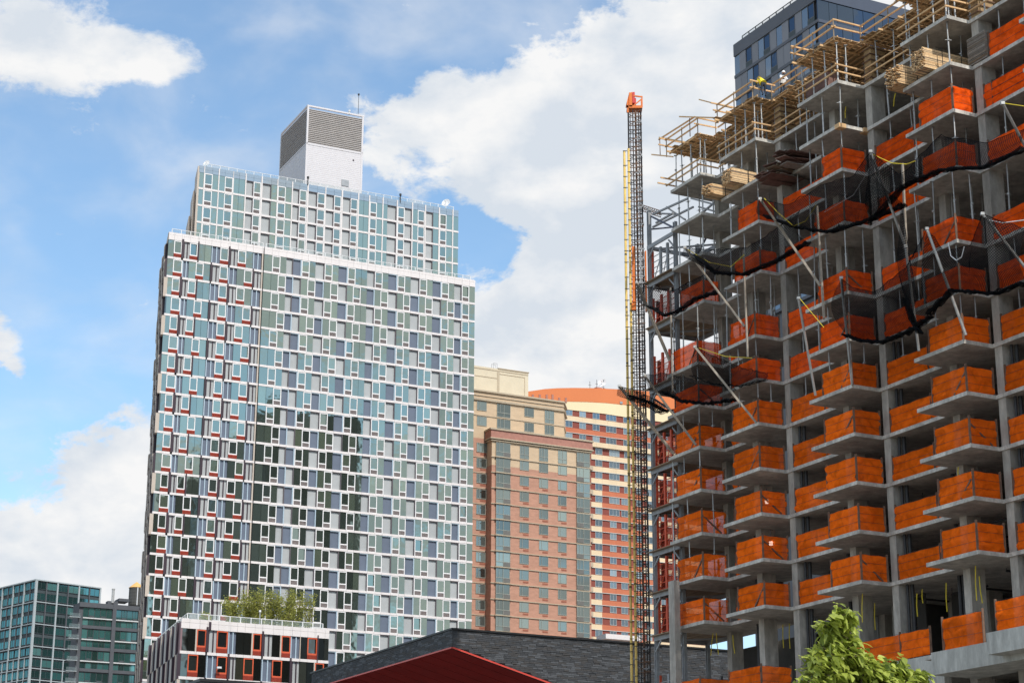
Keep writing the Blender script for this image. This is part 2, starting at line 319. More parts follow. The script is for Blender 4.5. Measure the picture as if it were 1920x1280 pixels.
def ribs(kind, mats, wd, h, n=2):
    k = (kind, round(wd, 1), h)
    if k not in MC:
        wd = k[1]; b = MB(); b.box(0, wd, .22, .3, 0, h)
        for i in range(n): x = wd * (i + .12) / n; b.box(x, x + .14, .06, .22, 0, h, 1)
        MC[k] = b.mesh(kind, mats)
    return MC[k]
def run_row(fa, cells, z, zmid, h=HW, band=.33, style='w', bandmat=WHITE, glass=GL, bandname='spandrel_panel', xy=None):
    for (t, x0, x1) in cells:
        u0 = uofx(x0, zmid, fa.P0, fa.ang); u1 = uofx(x1, zmid, fa.P0, fa.ang); wd = u1 - u0
        if t == 'W': window_cell(fa, u0, z, wd, style, h, glass)
        elif t == 'G':
            fa.add('glass_pane', boxmesh('glass_pane' + glass.name, glass, wd - .04, .03, h), u0 + .02, .05, z, radians(random.gauss(0, .18)))
        elif t == 'g': fa.add('grey_panel', panel_recess('grey_panel', [GREYP, DARKREV], wd, h, .14), u0, 0, z)
        elif t == 'b': fa.add('slate_panel', panel_recess('slate_panel', [BLUEP, LBLUE], wd, h, .16), u0, 0, z)
        elif t == 'c': fa.add('ribbed_slate_panel', ribs('ribbed_slate_panel', [BLUEP, LBLUE], wd, h), u0, 0, z)
        elif t == 'r': fa.add('ribbed_grey_panel', ribs('ribbed_grey_panel', [GREYP, DKFIN], wd, h), u0, 0, z)
        elif t == 'D': fa.add('fin', boxmesh('fin', DKFIN, max(wd, .14), .34, h + band), u0, -.14, z - (0 if band < .5 else 0))
        elif t == 't': fa.add('trim', boxmesh('trim', BEIGE, max(wd, .1), .2, h), u0, -.03, z)
        elif t == 'm': fa.add('trim', boxmesh('trimw', WHITE, max(wd, .14), .2, h), u0, -.05, z)
        if t != 'D' and band: fa.add(bandname, boxmesh(bandname + bandmat.name, bandmat, wd - .02, .25, band), u0 + .01, -.04 - random.random() * .006, z - band)
def cells(s):  # "x T x T x ..."
    a = s.split(); return [(a[i], float(a[i - 1]), float(a[i + 1])) for i in range(1, len(a) - 1, 2)]
Pe = cells('489.0 G 504.6 W 519.5 G 531.6 g 544 b 560.5 W 575.3 G 587 g 604.2 W 618.9 G 630.7 b 648 W 662.3 G 674 G 685 g 699.5 W 714 G 725.3 b 742.4 W 756.5 G 767.8 g 784.2 W 798 G 809.4 b 825.8 W 839.5 G 850.4 g 864.6 W 878.5 G 889.6')
Po = cells('487.8 G 502.3 G 515.2 W 530.4 b 544 g 559 G 571.4 W 586.3 b 602.8 G 614.8 W 629.5 g 646.3 G 657.7 W 672.9 G 684.2 b 698.7 G 710 W 724.5 g 741.6 G 753.1 W 766.8 b 782.8 G 794.5 W 808.6 g 825 G 836 W 849.6 b 864 W 878 G 889')
Le = cells('315.6 G 326.6 W 340.8 D 344.5 r 356.3 W 371.3 D 373.5 G 384.5 G 396.5 c 413.5 W 428.8 D 431.8 r 446.5 W 461.3 G 474.5 c 491.5 t 494')
Lo = cells('308.4 G 319.7 W 336.4 c 349.4 G 362.7 W 377.3 G 390 D 392.5 r 407.8 W 424 c 440.6 G 454.3 W 469.8 D 472 r 486.7 t 489')
def tou(cl, n, P0, ang):
    z = ZT - 3 * n - 1.3; return [(t, uofx(a, z, P0, ang), uofx(b, z, P0, ang)) for t, a, b in cl]
_uofx = uofx
pats = {'Pe': tou(Pe, 4, Sc, angR), 'Po': tou(Po, 5, Sc, angR), 'Le': tou(Le, 0, Lc, angL), 'Lo': tou(Lo, 3, Lc, angL)}
def uofx(x, z, P0, ang): return x if z is None else _uofx(x, z, P0, ang)
for pk, ln in (('Pe', lenR), ('Po', lenR), ('Le', lenL - .15), ('Lo', lenL - .15)):
    p_ = pats[pk]; a0, b0 = p_[0][1], p_[-1][2]; pats[pk] = [(t, (a - a0) * ln / (b0 - a0), (b - a0) * ln / (b0 - a0)) for t, a, b in p_]
for n in range(0, 22):
    z = ZT - 3 * n - HW
    fa.frame(Lc, angL); run_row(fa, pats['Le' if n % 2 == 0 else 'Lo'], z, None, style='r')
    fa.frame(Sc, angR); run_row(fa, pats['Pe' if n % 2 == 0 else 'Po'], z, None)
# parapet: two courses
for P0, ang, pk in ((Lc, angL, 'Le'), (Sc, angR, 'Po')):
    fa.frame(P0, ang)
    for t, a, b in pats[pk]:
        fa.add('parapet_panel', boxmesh('parapet_panel', WHITE, b - a - .02, .3, .78), a + .01, -.04, ZT + .01); fa.add('parapet_panel', boxmesh('parapet_panel', WHITE, b - a - .02, .3, .38), a + .01, -.045, ZT + .81)
# walls behind, left side with its fins, roof
azl = radians(13.5); El = Vector((-sin(azl), cos(azl), 0)); L3 = Vector((Lc[0], Lc[1], 0)); S3 = Vector((Sc[0], Sc[1], 0)); R3 = Vector((Rc[0], Rc[1], 0))
nL = Vector((-sin(angL), cos(angL), 0)); nR = Vector((-sin(angR), cos(angR), 0)); BD = 34
cen = (S3 + nR * 20)
poly = [L3 + nL * .3 + El * 0 + (S3 - L3).normalized() * .3, S3 + nL * .3, R3 + nR * .3 - (R3 - S3).normalized() * .1, R3 + nR * BD, S3 + nR * BD, L3 + El * 15 + (S3 - L3).normalized() * .6]
part(tower, 'wall', MB().prism([(p.x, p.y) for p in poly], 0, ZT + 1.0), BACK)
b = MB()
for P, Q, nn in ((L3, S3, nL), (S3, R3, nR)): b.ob(P + Vector((0, 0, 0)), Q - P, nn * .3, (0, 0, ZT - 66))
part(tower, 'lower_wall', b, GREYP)
fa.frame((L3.x + El.x * 15, L3.y + El.y * 15), math.atan2(-El.y, -El.x))
for n in range(22):
    u = 0; z = ZT - 3 * n - HW; i = n * 3
    while u < 14.6:
        wd = [1.3, .5, 1.9, .8, 1.1][i % 5]; wd = min(wd, 15 - u)
        k_ = ['side_panel', 'side_fin', 'side_glass', 'side_fin', 'side_panel'][i % 5]; m_ = {'side_panel': BEIGE, 'side_fin': DKFIN, 'side_glass': GLP}[k_]; pr = [.42, .3, 0, .2, .34][i % 5]
        fa.add(k_, boxmesh(k_, m_, wd - .02, .2 + pr, 3.0), u, -pr, z - .33); u += wd; i += 1
b = MB(); b.ob(L3 + El * 15 - nL * 0 + Vector((0, 0, ZT)), -El * 15, nL * .4, (0, 0, 1.15)); part(tower, 'side_parapet', b, BEIGE)
def railing(root, P, Q, z, h=.75, step=1.35, glass=RAILG, r=.05):
    P = Vector((P[0], P[1], z)); Q = Vector((Q[0], Q[1], z)); n = max(2, int((Q - P).length / step)); rl = MB().bar(P + Vector((0, 0, h)), Q + Vector((0, 0, h)), .07)
    o = part(root, 'railing', rl, WHITEM); pm = MB().box(-r, r, -r, r, 0, h).mesh('post', WHITEM)
    for i in range(n + 1):
        c = P.lerp(Q, i / n); link('post', pm, o, c)
    gb = MB(); d = (Q - P).normalized(); gb.ob(P + Vector((0, 0, .06)), Q - P, d.cross(Vector((0, 0, 1))) * .015, (0, 0, h - .12)); g = link('glass', gb.mesh('glass', glass), o)
    return o
dR = (R3 - S3).normalized(); dL = (S3 - L3).normalized()
railing(tower, L3 + dL * .6 + nL * .5, S3 - dL * .1 + nL * .5, ZT + 1.2); railing(tower, S3 + dR * .4 + nR * .5, R3 - dR * .6 + nR * .5, ZT + 1.2)
# upper block, set back
SB = 25; P0u = S3 + nR * SB; P0u = (P0u.x, P0u.y)
pa, ua = onplane(371.5, 309.5, P0u, angR); pb, ub = onplane(859.5, 394.5, P0u, angR); ZU = (pa.z + pb.z) / 2
Ub = cells('370.8 G 380.2 m 381.6 W 396.3 G 407.4 m 409.5 G 420 W 435 m 436 G 446.7 G 458 m 460 g 474 W 488 m 490.5 g 507.5 G 518 m 519.6 W 534 G 545.6 m 547.6 g 560.4 W 574.4 m 577 g 594 W 608.2 m 610 g 625.5 W 639 m 641.6 g 656.4 W 670 m 672 G 681.3 G 690.6 m 692.6 W 705.5 G 716 m 718 G 726 g 743 m 745 W 758 g 771.6 m 773.6 G 782.8 W 796 m 798 g 811.9 G 822 m 824 W 836.3 G 847.6 m 849.5 G 859.4')
ZUr = ZU - 1.25; Ub = [(t, _uofx(a, ZUr - 4.3, P0u, angR), _uofx(b_, ZUr - 4.3, P0u, angR)) for t, a, b_ in Ub]
fb = Facade(tower); fb.frame(P0u, angR); fb.n = dict(fa.n)
u_off = Ub[0][1]
for n in range(0, 6):
    run_row(fb, Ub, ZUr - 3 * n - HW, None)
for t, a, b_ in Ub:
    for zz, hh in ((.01, .6), (.63, .6)): fb.add('parapet_glass', boxmesh('parapet_glass', PALEG, b_ - a - .03, .1, hh), a, .0, ZUr + zz)
    if t == 'm': fb.add('mullion', boxmesh('mullion', WHITE, b_ - a, .2, 1.2), a, -.06, ZUr)
e3 = dR; PU = Vector((P0u[0], P0u[1], 0)); a_, z_ = Ub[0][1], Ub[-1][2]
part(tower, 'upper_wall', MB().prism([((PU + e3 * (a_ + .1) + nR * .3).x, (PU + e3 * (a_ + .1) + nR * .3).y), ((PU + e3 * (z_ - .1) + nR * .3).x, (PU + e3 * (z_ - .1) + nR * .3).y), ((PU + e3 * z_ + nR * 18).x, (PU + e3 * z_ + nR * 18).y), ((PU + e3 * a_ + El * 18).x, (PU + e3 * a_ + El * 18).y)], ZT, ZUr + 1.1), BACK)
b = MB(); qa = PU + e3 * a_
for i, (zz, ex) in enumerate(((0, .0), (-3, 1.3), (-7, 2.4), (-10, 3.2))): b.ob(qa - e3 * (.25 + .45 * i) + El * i * 1.5 + Vector((0, 0, ZT)), El * 6, e3 * .35, (0, 0, ZUr + 1.1 - ZT - [0, 4, 8, 12][i]))
part(tower, 'stepped_side_wall', b, BEIGE)
railing(tower, PU + e3 * (a_ + .8) + nR * .5, PU + e3 * (z_ - .8) + nR * .5, ZUr + 1.2, .75, 1.45)
# penthouse louvred box
P0p = S3 + nR * (SB + 9); P0p = (P0p.x, P0p.y)
pc, uc = onplane(577, 200, P0p, angR); pd, ud = onplane(682.5, 219.5, P0p, angR); pe, ue = onplane(578, 270, P0p, angR)
Zp = (pc.z + pd.z) / 2; Pc = Vector((pc.x, pc.y, 0)); Pd = Vector((pd.x, pd.y, 0)); lnp = (Pd - Pc).length; lp = nR * 15.5
zm = pe.z
azp = nR.copy()
# depth of the left face so that its far edge stands where the photograph shows it
best = min((abs(proj(Pc + azp * t + Vector((0, 0, Zp)))[0] - 527.5), t) for t in [x * .25 for x in range(20, 160)])[1]
lp = azp * best
part(tower, 'penthouse_wall', MB().ob(Pc + e3 * .15 + azp * .15 + Vector((0, 0, ZU - 2)), e3 * (lnp - .3), lp, (0, 0, Zp - ZU + 1.6)), LOUVD)
sl = MB(); nsl = 0
h = ZU - 1
while h < Zp - .25:
    up = h > zm; tk = .14 if up else .34; dm = sl
    sl.ob(Pc + Vector((0, 0, h)), e3 * lnp, azp * .12, (0, 0, tk), 1 if up else 0); sl.ob(Pc - e3 * 0 + Vector((0, 0, h)), lp, e3 * .12, (0, 0, tk), 1 if up else 0); h += .36
part(tower, 'penthouse_louvres', sl, [LOUV, mat('taupe_slat', (.44, .40, .375), .6, .1, .7)], kind='stuff')
b = MB()
for q in (Pc, Pc + e3 * (lnp - .3), Pc + lp): b.ob(q - e3 * .05 - azp * .05 + Vector((0, 0, ZU - 1)), e3 * .32, azp * .32, (0, 0, Zp - ZU + 1))
b.ob(Pc - azp * .06 - e3 * .06 + Vector((0, 0, Zp)), e3 * (lnp + .1), azp * .3, (0, 0, .3)); b.ob(Pc - e3 * .06 + Vector((0, 0, Zp)), lp, e3 * .3, (0, 0, .3)); b.ob(Pc - azp * .05 + Vector((0, 0, zm - .1)), e3 * lnp, azp * .2, (0, 0, .35)); b.ob(Pc - e3 * .05 + Vector((0, 0, zm - .1)), lp, e3 * .2, (0, 0, .3))
part(tower, 'penthouse_trim', b, LOUV)
q, _ = onplane(640, 348, P0p, angR); b = MB().ob(q - azp * .1, e3 * 1.4, azp * .3, (0, 0, 1.2)); part(tower, 'vent_grille', b, GREYM)
q, _ = onplane(661, 302, P0p, angR); part(tower, 'vent_opening', MB().ob(q - azp * .03, e3 * .3, azp * .2, (0, 0, .3)), DKFIN)
fa.flush(); fb.flush()
# roof gear
def dish(name, P, s, label, cat, ang=.6):
    t = thing(name, label, cat, P); b = MB(); b.tube(P, P + Vector((0, 0, 1.1 * s)), .07 * s, 6); part(t, 'mast', b, WHITEM)
    b = MB(); c = P + Vector((0, 0, 1.3 * s)); nv = Vector((cos(ang) * .3 - .5, -.7, .25)).normalized(); a = nv.cross(Vector((0, 0, 1))).normalized(); u2 = a.cross(nv); n_ = 14; V = [c - nv * .16 * s]
    for r_ in (.35, .7): V += [c - nv * (.16 - .22 * r_ * r_ * 1.4) * s + (a * cos(t_) + u2 * sin(t_)) * r_ * s for t_ in [2 * pi * i / n_ for i in range(n_)]]
    Fc = [(0, 1 + i, 1 + (i + 1) % n_) for i in range(n_)] + [(1 + i, 1 + n_ + i, 1 + n_ + (i + 1) % n_, 1 + (i + 1) % n_) for i in range(n_)]
    part(t, 'dish', MB().add(V, Fc), WHITEM); part(t, 'feed_horn', MB().tube(c, c + nv * .5 * s, .07 * s), WHITEM); return t
q, _ = onplane(840, 391, P0u, angR); dish('satellite_dish', Vector((q.x, q.y, ZU)) + nR * 1.0, 1.15, 'white satellite dish on the right end of the tower roof', 'satellite dish')
q, _ = onplane(390, 313, P0u, angR); dish('satellite_dish', Vector((q.x, q.y, ZU)) + nR * 1.0, .8, 'small white dish on the left end of the tower roof', 'satellite dish')
for x, y, h_, nm, lb in ((577, 348, 1.3, 'roof_lamp', 'small dark lamp post on the tower roof below the louvred box'), (750.5, 380, 1.3, 'roof_lamp', 'small dark lamp post on the tower roof right of the louvred box')):
    q, _ = onplane(x, y, P0u, angR); t = thing(nm, lb, 'lamp post', q); part(t, 'post', MB().tube(q, q + Vector((0, 0, h_)), .1), DSTEEL); part(t, 'lamp_head', MB().tube(q + Vector((0, 0, h_)), q + Vector((0, 0, h_ + .35)), .2, 8), DSTEEL)
q, _ = onplane(671.5, 217, P0p, angR); t = thing('antenna', 'thin whip antenna with a ball tip on the louvred penthouse', 'antenna', q); part(t, 'rod', MB().tube(q, q + Vector((0, 0, 4.0)), .045), DSTEEL); part(t, 'tip', MB().tube(q + Vector((0, 0, 4.0)), q + Vector((0, 0, 4.3)), .17, 8), DSTEEL)
q, _ = onplane(655, 214, P0p, angR); t = thing('roof_vent', 'small white capped vent on the louvred penthouse', 'vent', q); part(t, 'pipe', MB().tube(q, q + Vector((0, 0, .5)), .12, 8), WHITEM); part(t, 'cap', MB().tube(q + Vector((0, 0, .5)), q + Vector((0, 0, .7)), .22, 8), WHITEM)

# ================================================================== podium block
PD = at(340.4, 1158, 236); Pp0 = (PD.x, PD.y); ZP = PD.z
pod = thing('podium_block', 'low front block with orange window frames and a planted roof terrace', 'apartment building', (PD.x, PD.y, 0))
fp = Facade(pod); fp.frame(Pp0, TH)
r0 = cells('340.4 G 354 G 368.3 t 371 W 388 D 391.3 r 408.5 W 429 c 445 G 459.7 G 473.3 t 476 W 492.4 D 495.7 r 512.7 G 527 t 529.6 W 546 c 564 t 565.3 G 578.4 W 596.3 D 598 G 610 G 618.4')
r1 = cells('336 G 352 W 371.6 G 386.5 c 407 W 426.8 D 430 r 443 G 457.5 W 476.5 G 491 c 511.6 W 530 G 544.5 D 547.7 r 563 G 576.7 G 590.3 t 592.5 W 609.5 G 617.5')
zr = ZP - 1.2; HP = 3.1
def norm(cl, z, P0, ang, ln=None):
    o = [(t, _uofx(a, z, P0, ang), _uofx(b_, z, P0, ang)) for t, a, b_ in cl]
    if ln is None: return o
    a0, b0 = o[0][1], o[-1][2]; return [(t, (a - a0) * ln / (b0 - a0), (b_ - a0) * ln / (b0 - a0)) for t, a, b_ in o]
r0 = norm(r0, zr - 1.4, Pp0, TH); LNP = r0[-1][2] - r0[0][1]; r0 = [(t, a - r0[0][1], b_ - r0[0][1]) for t, a, b_ in r0]; r1 = norm(r1, zr - 4.5, Pp0, TH, LNP)
for n in range(4): run_row(fp, r0 if n % 2 == 0 else r1, zr - HP * n - 2.75, None, h=2.75, band=.35, style='o', glass=GLP)
for t, a, b_ in r1:
    fp.add('parapet_panel', boxmesh('parapet_panel', WHITE, b_ - a - .02, .3, .7), a + .01, -.04, zr + .01); fp.add('parapet_panel', boxmesh('parapet_panel', WHITE, b_ - a - .02, .3, .46), a + .01, -.045, zr + .73)
fp.add('fin', boxmesh('finp', DKFIN, .3, .2, 1.0), _uofx(391, zr, Pp0, TH), -.12, zr)
azq = radians(19.5); Eq = Vector((-sin(azq), cos(azq), 0)); Pz = Vector((PD.x, PD.y, 0))
fp.frame((Pz.x + Eq.x * 24, Pz.y + Eq.y * 24), math.atan2(-Eq.y, -Eq.x))
for n in range(5):
    u = 0; i = n * 2
    while u < 23.7:
        wd = [1.6, .45, 1.4, .7, 1.0, .5, 1.2][i % 7]; wd = min(wd, 24 - u)
        k_ = ['side_panel', 'side_fin', 'mauve_panel', 'side_panel', 'side_glass', 'side_fin', 'grey_panel'][i % 7]; m_ = {'side_panel': BEIGE, 'side_fin': DKFIN, 'side_glass': GLP, 'mauve_panel': MAUVE, 'grey_panel': GREYP}[k_]; pr = [.14, .30, .02, .18, 0, .26, .06][i % 7]
        fp.add(k_, boxmesh(k_ + 's', m_, wd - .02, .2 + pr, 3.06 if n else 3.9), u, -pr, zr - HP * n - 2.75 - .31); u += wd; i += 1
NL = G * 1; part(pod, 'wall', MB().prism([((Pz + G * .25 + F * .3).x, (Pz + G * .25 + F * .3).y), ((Pz + G * (LNP - .1) + F * .3).x, (Pz + G * (LNP - .1) + F * .3).y), ((Pz + G * LNP + F * 30).x, (Pz + G * LNP + F * 30).y), ((Pz + Eq * 24 + G * .3).x, (Pz + Eq * 24 + G * .3).y)], 0, ZP - .25), BACK)
part(pod, 'roof', MB().prism([((Pz + G * .3 + F * .35).x, (Pz + G * .3 + F * .35).y), ((Pz + G * (LNP - .2) + F * .35).x, (Pz + G * (LNP - .2) + F * .35).y), ((Pz + G * LNP + F * 30).x, (Pz + G * LNP + F * 30).y), ((Pz + Eq * 24 + G * .4).x, (Pz + Eq * 24 + G * .4).y)], ZP - .24, ZP - .05), CONC)
railing(pod, Pz + G * .9 + F * .5, Pz + G * (LNP - .7) + F * .5, ZP, .75, 1.28); railing(pod, Pz + G * .9 + F * .6, Pz + Eq * 23 + G * .9, ZP, .75, 1.6)
fp.flush()
t = Pz + G * 4.8 + F * .2; q, _ = onplane(404, 1253, Pp0, TH); cb = thing('security_camera', 'small white security camera mounted on the front of the podium block', 'camera', q); part(cb, 'housing', MB().ob(q - F * .7, G * .55, F * .3, (0, 0, .22)), WHITEM); part(cb, 'bracket', MB().bar(q - F * .5 + G * .25, q + F * .1 + G * .25, .1), WHITEM)
# terrace plants
LEAFY = bpy.data.materials.new('yellow_green_leaf'); LEAFY.use_nodes = True
def leafmat(m, col, tr=.35):
    t = m.node_tree; n = t.nodes; l = t.links; b = n['Principled BSDF']; o = n['Material Output']
    g = n.new('ShaderNodeNewGeometry'); cr_ = n.new('ShaderNodeValToRGB'); e = cr_.color_ramp.elements; e[0].color = tuple(c * .6 for c in col) + (1,); e[1].color = (col[0] * 1.7, col[1] * 1.45, col[2] * 1.3, 1)
    l.new(g.outputs['Random Per Island'], cr_.inputs[0]); l.new(cr_.outputs[0], b.inputs['Base Color']); b.inputs['Roughness'].default_value = .5; b.inputs['Specular IOR Level'].default_value = .4
    s = n.new('ShaderNodeBsdfTranslucent'); l.new(cr_.outputs[0], s.inputs[0]); m2 = n.new('ShaderNodeMixShader'); m2.inputs[0].default_value = tr; l.new(b.outputs[0], m2.inputs[1]); l.new(s.outputs[0], m2.inputs[2]); l.new(m2.outputs[0], o.inputs[0])
leafmat(LEAFY, (.27, .31, .075), .38)
BARK = mat('bark', (.11, .08, .055), .9, .3, 8)
def shrub(x, ytop, wpx, base_g, label, seed, dens=1.0):
    rnd = random.Random(seed); P = Pz + F * base_g; Pq = (P.x, P.y); q, u = onplane(x, 1160, Pq, TH); base = Vector((q.x, q.y, ZP)); qt, _ = onplane(x, ytop, Pq, TH); H = qt.z - ZP; W2 = wpx / 3614 * 245 / 2
    t = thing('terrace_shrub', label, 'shrub', base, 'willowy shrubs on the podium roof terrace'); st = MB(); lf = MB()
    for i in range(int(13 * dens)):
        a = rnd.uniform(0, 2 * pi); s0 = base + Vector((rnd.uniform(-.4, .4) * W2, rnd.uniform(-.4, .4), 0)); tip = base + Vector((rnd.uniform(-1, 1) * W2, rnd.uniform(-.8, .8), H * rnd.uniform(.68, 1.0)))
        st.tube(s0, tip, .03, 4, r2=.008)
        for j in range(int(170 * dens)):
            k = rnd.uniform(.15, 1.03); c = s0.lerp(tip, k) + Vector((rnd.gauss(0, .26), rnd.gauss(0, .26), rnd.gauss(0, .2))); L_ = rnd.uniform(.16, .3)
            d = Vector((rnd.uniform(-1, 1), rnd.uniform(-1, 1), rnd.uniform(-.3, 1))).normalized() * L_; s_ = d.cross(Vector((rnd.uniform(-1, 1), rnd.uniform(-1, 1), .3))).normalized() * L_ * .28
            lf.add([c, c + d * .5 + s_, c + d, c + d * .5 - s_], [(0, 1, 2, 3)])
    part(t, 'stem', st, BARK); part(t, 'foliage', lf, LEAFY, kind='stuff')
for i, (x, yt, wp) in enumerate(((437, 1118, 42), (462, 1108, 40), (487, 1104, 44), (510, 1103, 40), (532, 1108, 40), (552, 1107, 36), (577, 1110, 30))):
    shrub(x, yt, wp, 5 + (i % 2) * 1.5, ['leftmost willowy yellow green shrub of the terrace row', 'second willowy shrub from the left on the terrace', 'third terrace shrub from the left with a tall pale crown', 'middle terrace shrub, the tallest of the row', 'fifth terrace shrub from the left behind the lamp pole', 'sixth terrace shrub from the left with brownish twigs', 'sparse rightmost terrace shrub near the end of the railing'][i], 40 + i, .65 if i == 6 else 1.0)
shrub(386, 1150, 26, 3, 'low green plant behind the left end of the terrace railing', 60, .5); 
# lamp pole and seats on terrace
P = Pz + F * 3; q, _ = onplane(487, 1160, (P.x, P.y), TH); q.z = ZP; t = thing('lamp_pole', 'short grey pole with a white globe lamp among the terrace shrubs', 'lamp', q); part(t, 'pole', MB().tube(q, q + Vector((0, 0, 2.0)), .07, 8), GREYM); part(t, 'globe', MB().tube(q + Vector((0, 0, 2.0)), q + Vector((0, 0, 2.25)), .15, 8), WHITEM)
for x, lb in ((358, 'dark wicker seat at the left end of the terrace'), (371, 'darker wicker seat right of the first on the terrace')):
    P = Pz + F * 4; q, _ = onplane(x, 1160, (P.x, P.y), TH); q.z = ZP; t = thing('wicker_seat', lb, 'chair', q); part(t, 'seat', MB().ob(q, G * .8, F * .8, (0, 0, .8)), GREYM); part(t, 'backrest', MB().ob(q + F * .6, G * .8, F * .2, (0, 0, 1.4)), GREYM)

# ================================================================== black masonry building with red canopy
KB = at(848.5, 1177, 172); K = Vector((KB.x, KB.y, 0)); ZK = KB.z
SL1 = mat('dark_slate_block', (.042, .045, .05), .75, .45, 3.0, bump=.4, streak=6); SL2 = mat('black_coping', (.012, .012, .013), .5, .2, 2); CANR = mat('red_canopy', (.30, .018, .014), .28, .12, .4); CANE = mat('red_edge', (.60, .07, .05), .4, .05, 1)
kb = thing('slate_hall', 'low black masonry hall with a red underside to its corner canopy', 'building', (K.x, K.y, 0))
TK = 1.72; q, gd = onplane(1030, 1280, (K.x, K.y), TH); slope = (ZK - TK - q.z) / gd
# left fascia (faces -G), right wall (faces -F) with sloping lower edge
LF = 34
part(kb, 'left_fascia', MB().ob(K + F * 0 + Vector((0, 0, ZK - TK)), F * LF, G * .5, (0, 0, TK - .12)), SL1)
RG = 30; zend = ZK - TK - slope * RG
V = [K + Vector((0, 0, ZK - .12)), K + G * RG + Vector((0, 0, ZK - .12)), K + G * RG + Vector((0, 0, 0)), K + G * ((ZK - TK) / slope) + Vector((0, 0, 0)) if (ZK - TK) / slope < RG else K + G * RG + Vector((0, 0, zend)), K + Vector((0, 0, ZK - TK))]
off = F * .5; n5 = len(V); V = [v + F * .06 for v in V]
part(kb, 'right_wall', MB().add(V + [v + off for v in V], [tuple(range(n5)), tuple(range(n5, 2 * n5))[::-1]] + [(i, (i + 1) % n5, n5 + (i + 1) % n5, n5 + i) for i in range(n5)]), SL2)
b = MB(); rnd = random.Random(3); ch = .165; nr = int(8.5 / ch)
lb_ = MB(); cnt = 0
for r in range(nr):
    z = ZK - .14 - (r + 1) * ch; u = -rnd.random() * .5
    while u < RG:
        wd = rnd.uniform(.42, 1.0); u0 = max(u, 0); u1 = min(u + wd - .015, RG); zl = ZK - TK - slope * u0
        if u1 - u0 > .05 and z > zl + .0: b.ob(K + G * u0 + F * (.03 - rnd.random() * .05) + Vector((0, 0, z)), G * (u1 - u0), F * .08, (0, 0, ch - .018), rnd.choice((0, 0, 1, 2)))
        u += wd
SL3 = mat('grey_slate_block', (.075, .08, .088), .7, .4, 3, streak=6); SL4 = mat('brown_slate_block', (.052, .05, .05), .8, .4, 3, streak=6)
part(kb, 'block_courses', b, [SL1, SL3, SL4], kind='stuff')
b = MB()
for r in range(int((TK - .14) / ch)):
    z = ZK - .14 - (r + 1) * ch; u = -rnd.random() * .5
    while u < LF:
        wd = rnd.uniform(.5, 1.2); u0 = max(u, 0); u1 = min(u + wd - .02, LF)
        if u1 > u0: b.ob(K + F * u0 - G * rnd.uniform(.01, .05) + Vector((0, 0, z)), F * (u1 - u0), G * .06, (0, 0, ch - .02), rnd.choice((0, 0, 1, 2)))
        u += wd
part(kb, 'fascia_courses', b, [SL1, SL3, SL4], kind='stuff')
b = MB(); b.ob(K - G * .12 - F * .12 + Vector((0, 0, ZK - .12)), G * (RG + .1), F * .9, (0, 0, .16)); b.ob(K - G * .12 + F * .8 + Vector((0, 0, ZK - .12)), F * LF, G * .7, (0, 0, .16)); part(kb, 'coping', b, SL2)
b = MB(); gg = RG; A = K + G * .02 + F * .02 + Vector((0, 0, ZK - TK)); sl_ = G * gg + Vector((0, 0, -slope * gg))
b.add([A, A + F * LF, A + F * LF + sl_, A + sl_], [(0, 1, 2, 3)]); b.v += [(v[0], v[1], v[2] + .2) for v in b.v[:4]]; b.f.append((4, 7, 6, 5)); b.m.append(0); part(kb, 'soffit', b, CANR)
for j in range(1, 14): a_s = A + F * (j * 2.6) - Vector((0, 0, .005)); part(kb, 'soffit_seam', MB().bar(a_s, a_s + sl_, .035, .03), mat('dark_red_seam', (.12, .01, .008), .5, .1, 1))
b = MB(); b.bar(A - G * .0 - F * .05, A + sl_ - F * .05, .12, .14); b.bar(A - G * .06, A + F * LF - G * .06, .12, .12); part(kb, 'canopy_edge', b, CANE)
part(kb, 'roof', MB().ob(K + G * .4 + F * .6 + Vector((0, 0, ZK - .5)), G * (RG - 1), F * (LF - 2), (0, 0, .3)), SL2)
q = at(560, 1275, 172); part(kb, 'rear_wall', MB().ob(K + F * LF + Vector((0, 0, 0)), G * RG, F * .5, (0, 0, ZK - .14)), SL1)
# lower dark roof on the left in front of podium
KL = at(376, 1271, 205); KL2 = at(562, 1276, 205); lw = thing('low_roof', 'low dark flat roof edge in front of the podium block', 'building', (KL.x, KL.y, 0))
part(lw, 'wall', MB().ob(Vector((KL.x, KL.y, 0)), G * ((KL2 - KL).length + 2), F * 8, (0, 0, KL.z - .3)), SL1); part(lw, 'coping', MB().ob(Vector((KL.x, KL.y, KL.z - .3)) - F * .1 - G * .1, G * ((KL2 - KL).length + 2.2), F * 8.2, (0, 0, .3)), SL2)

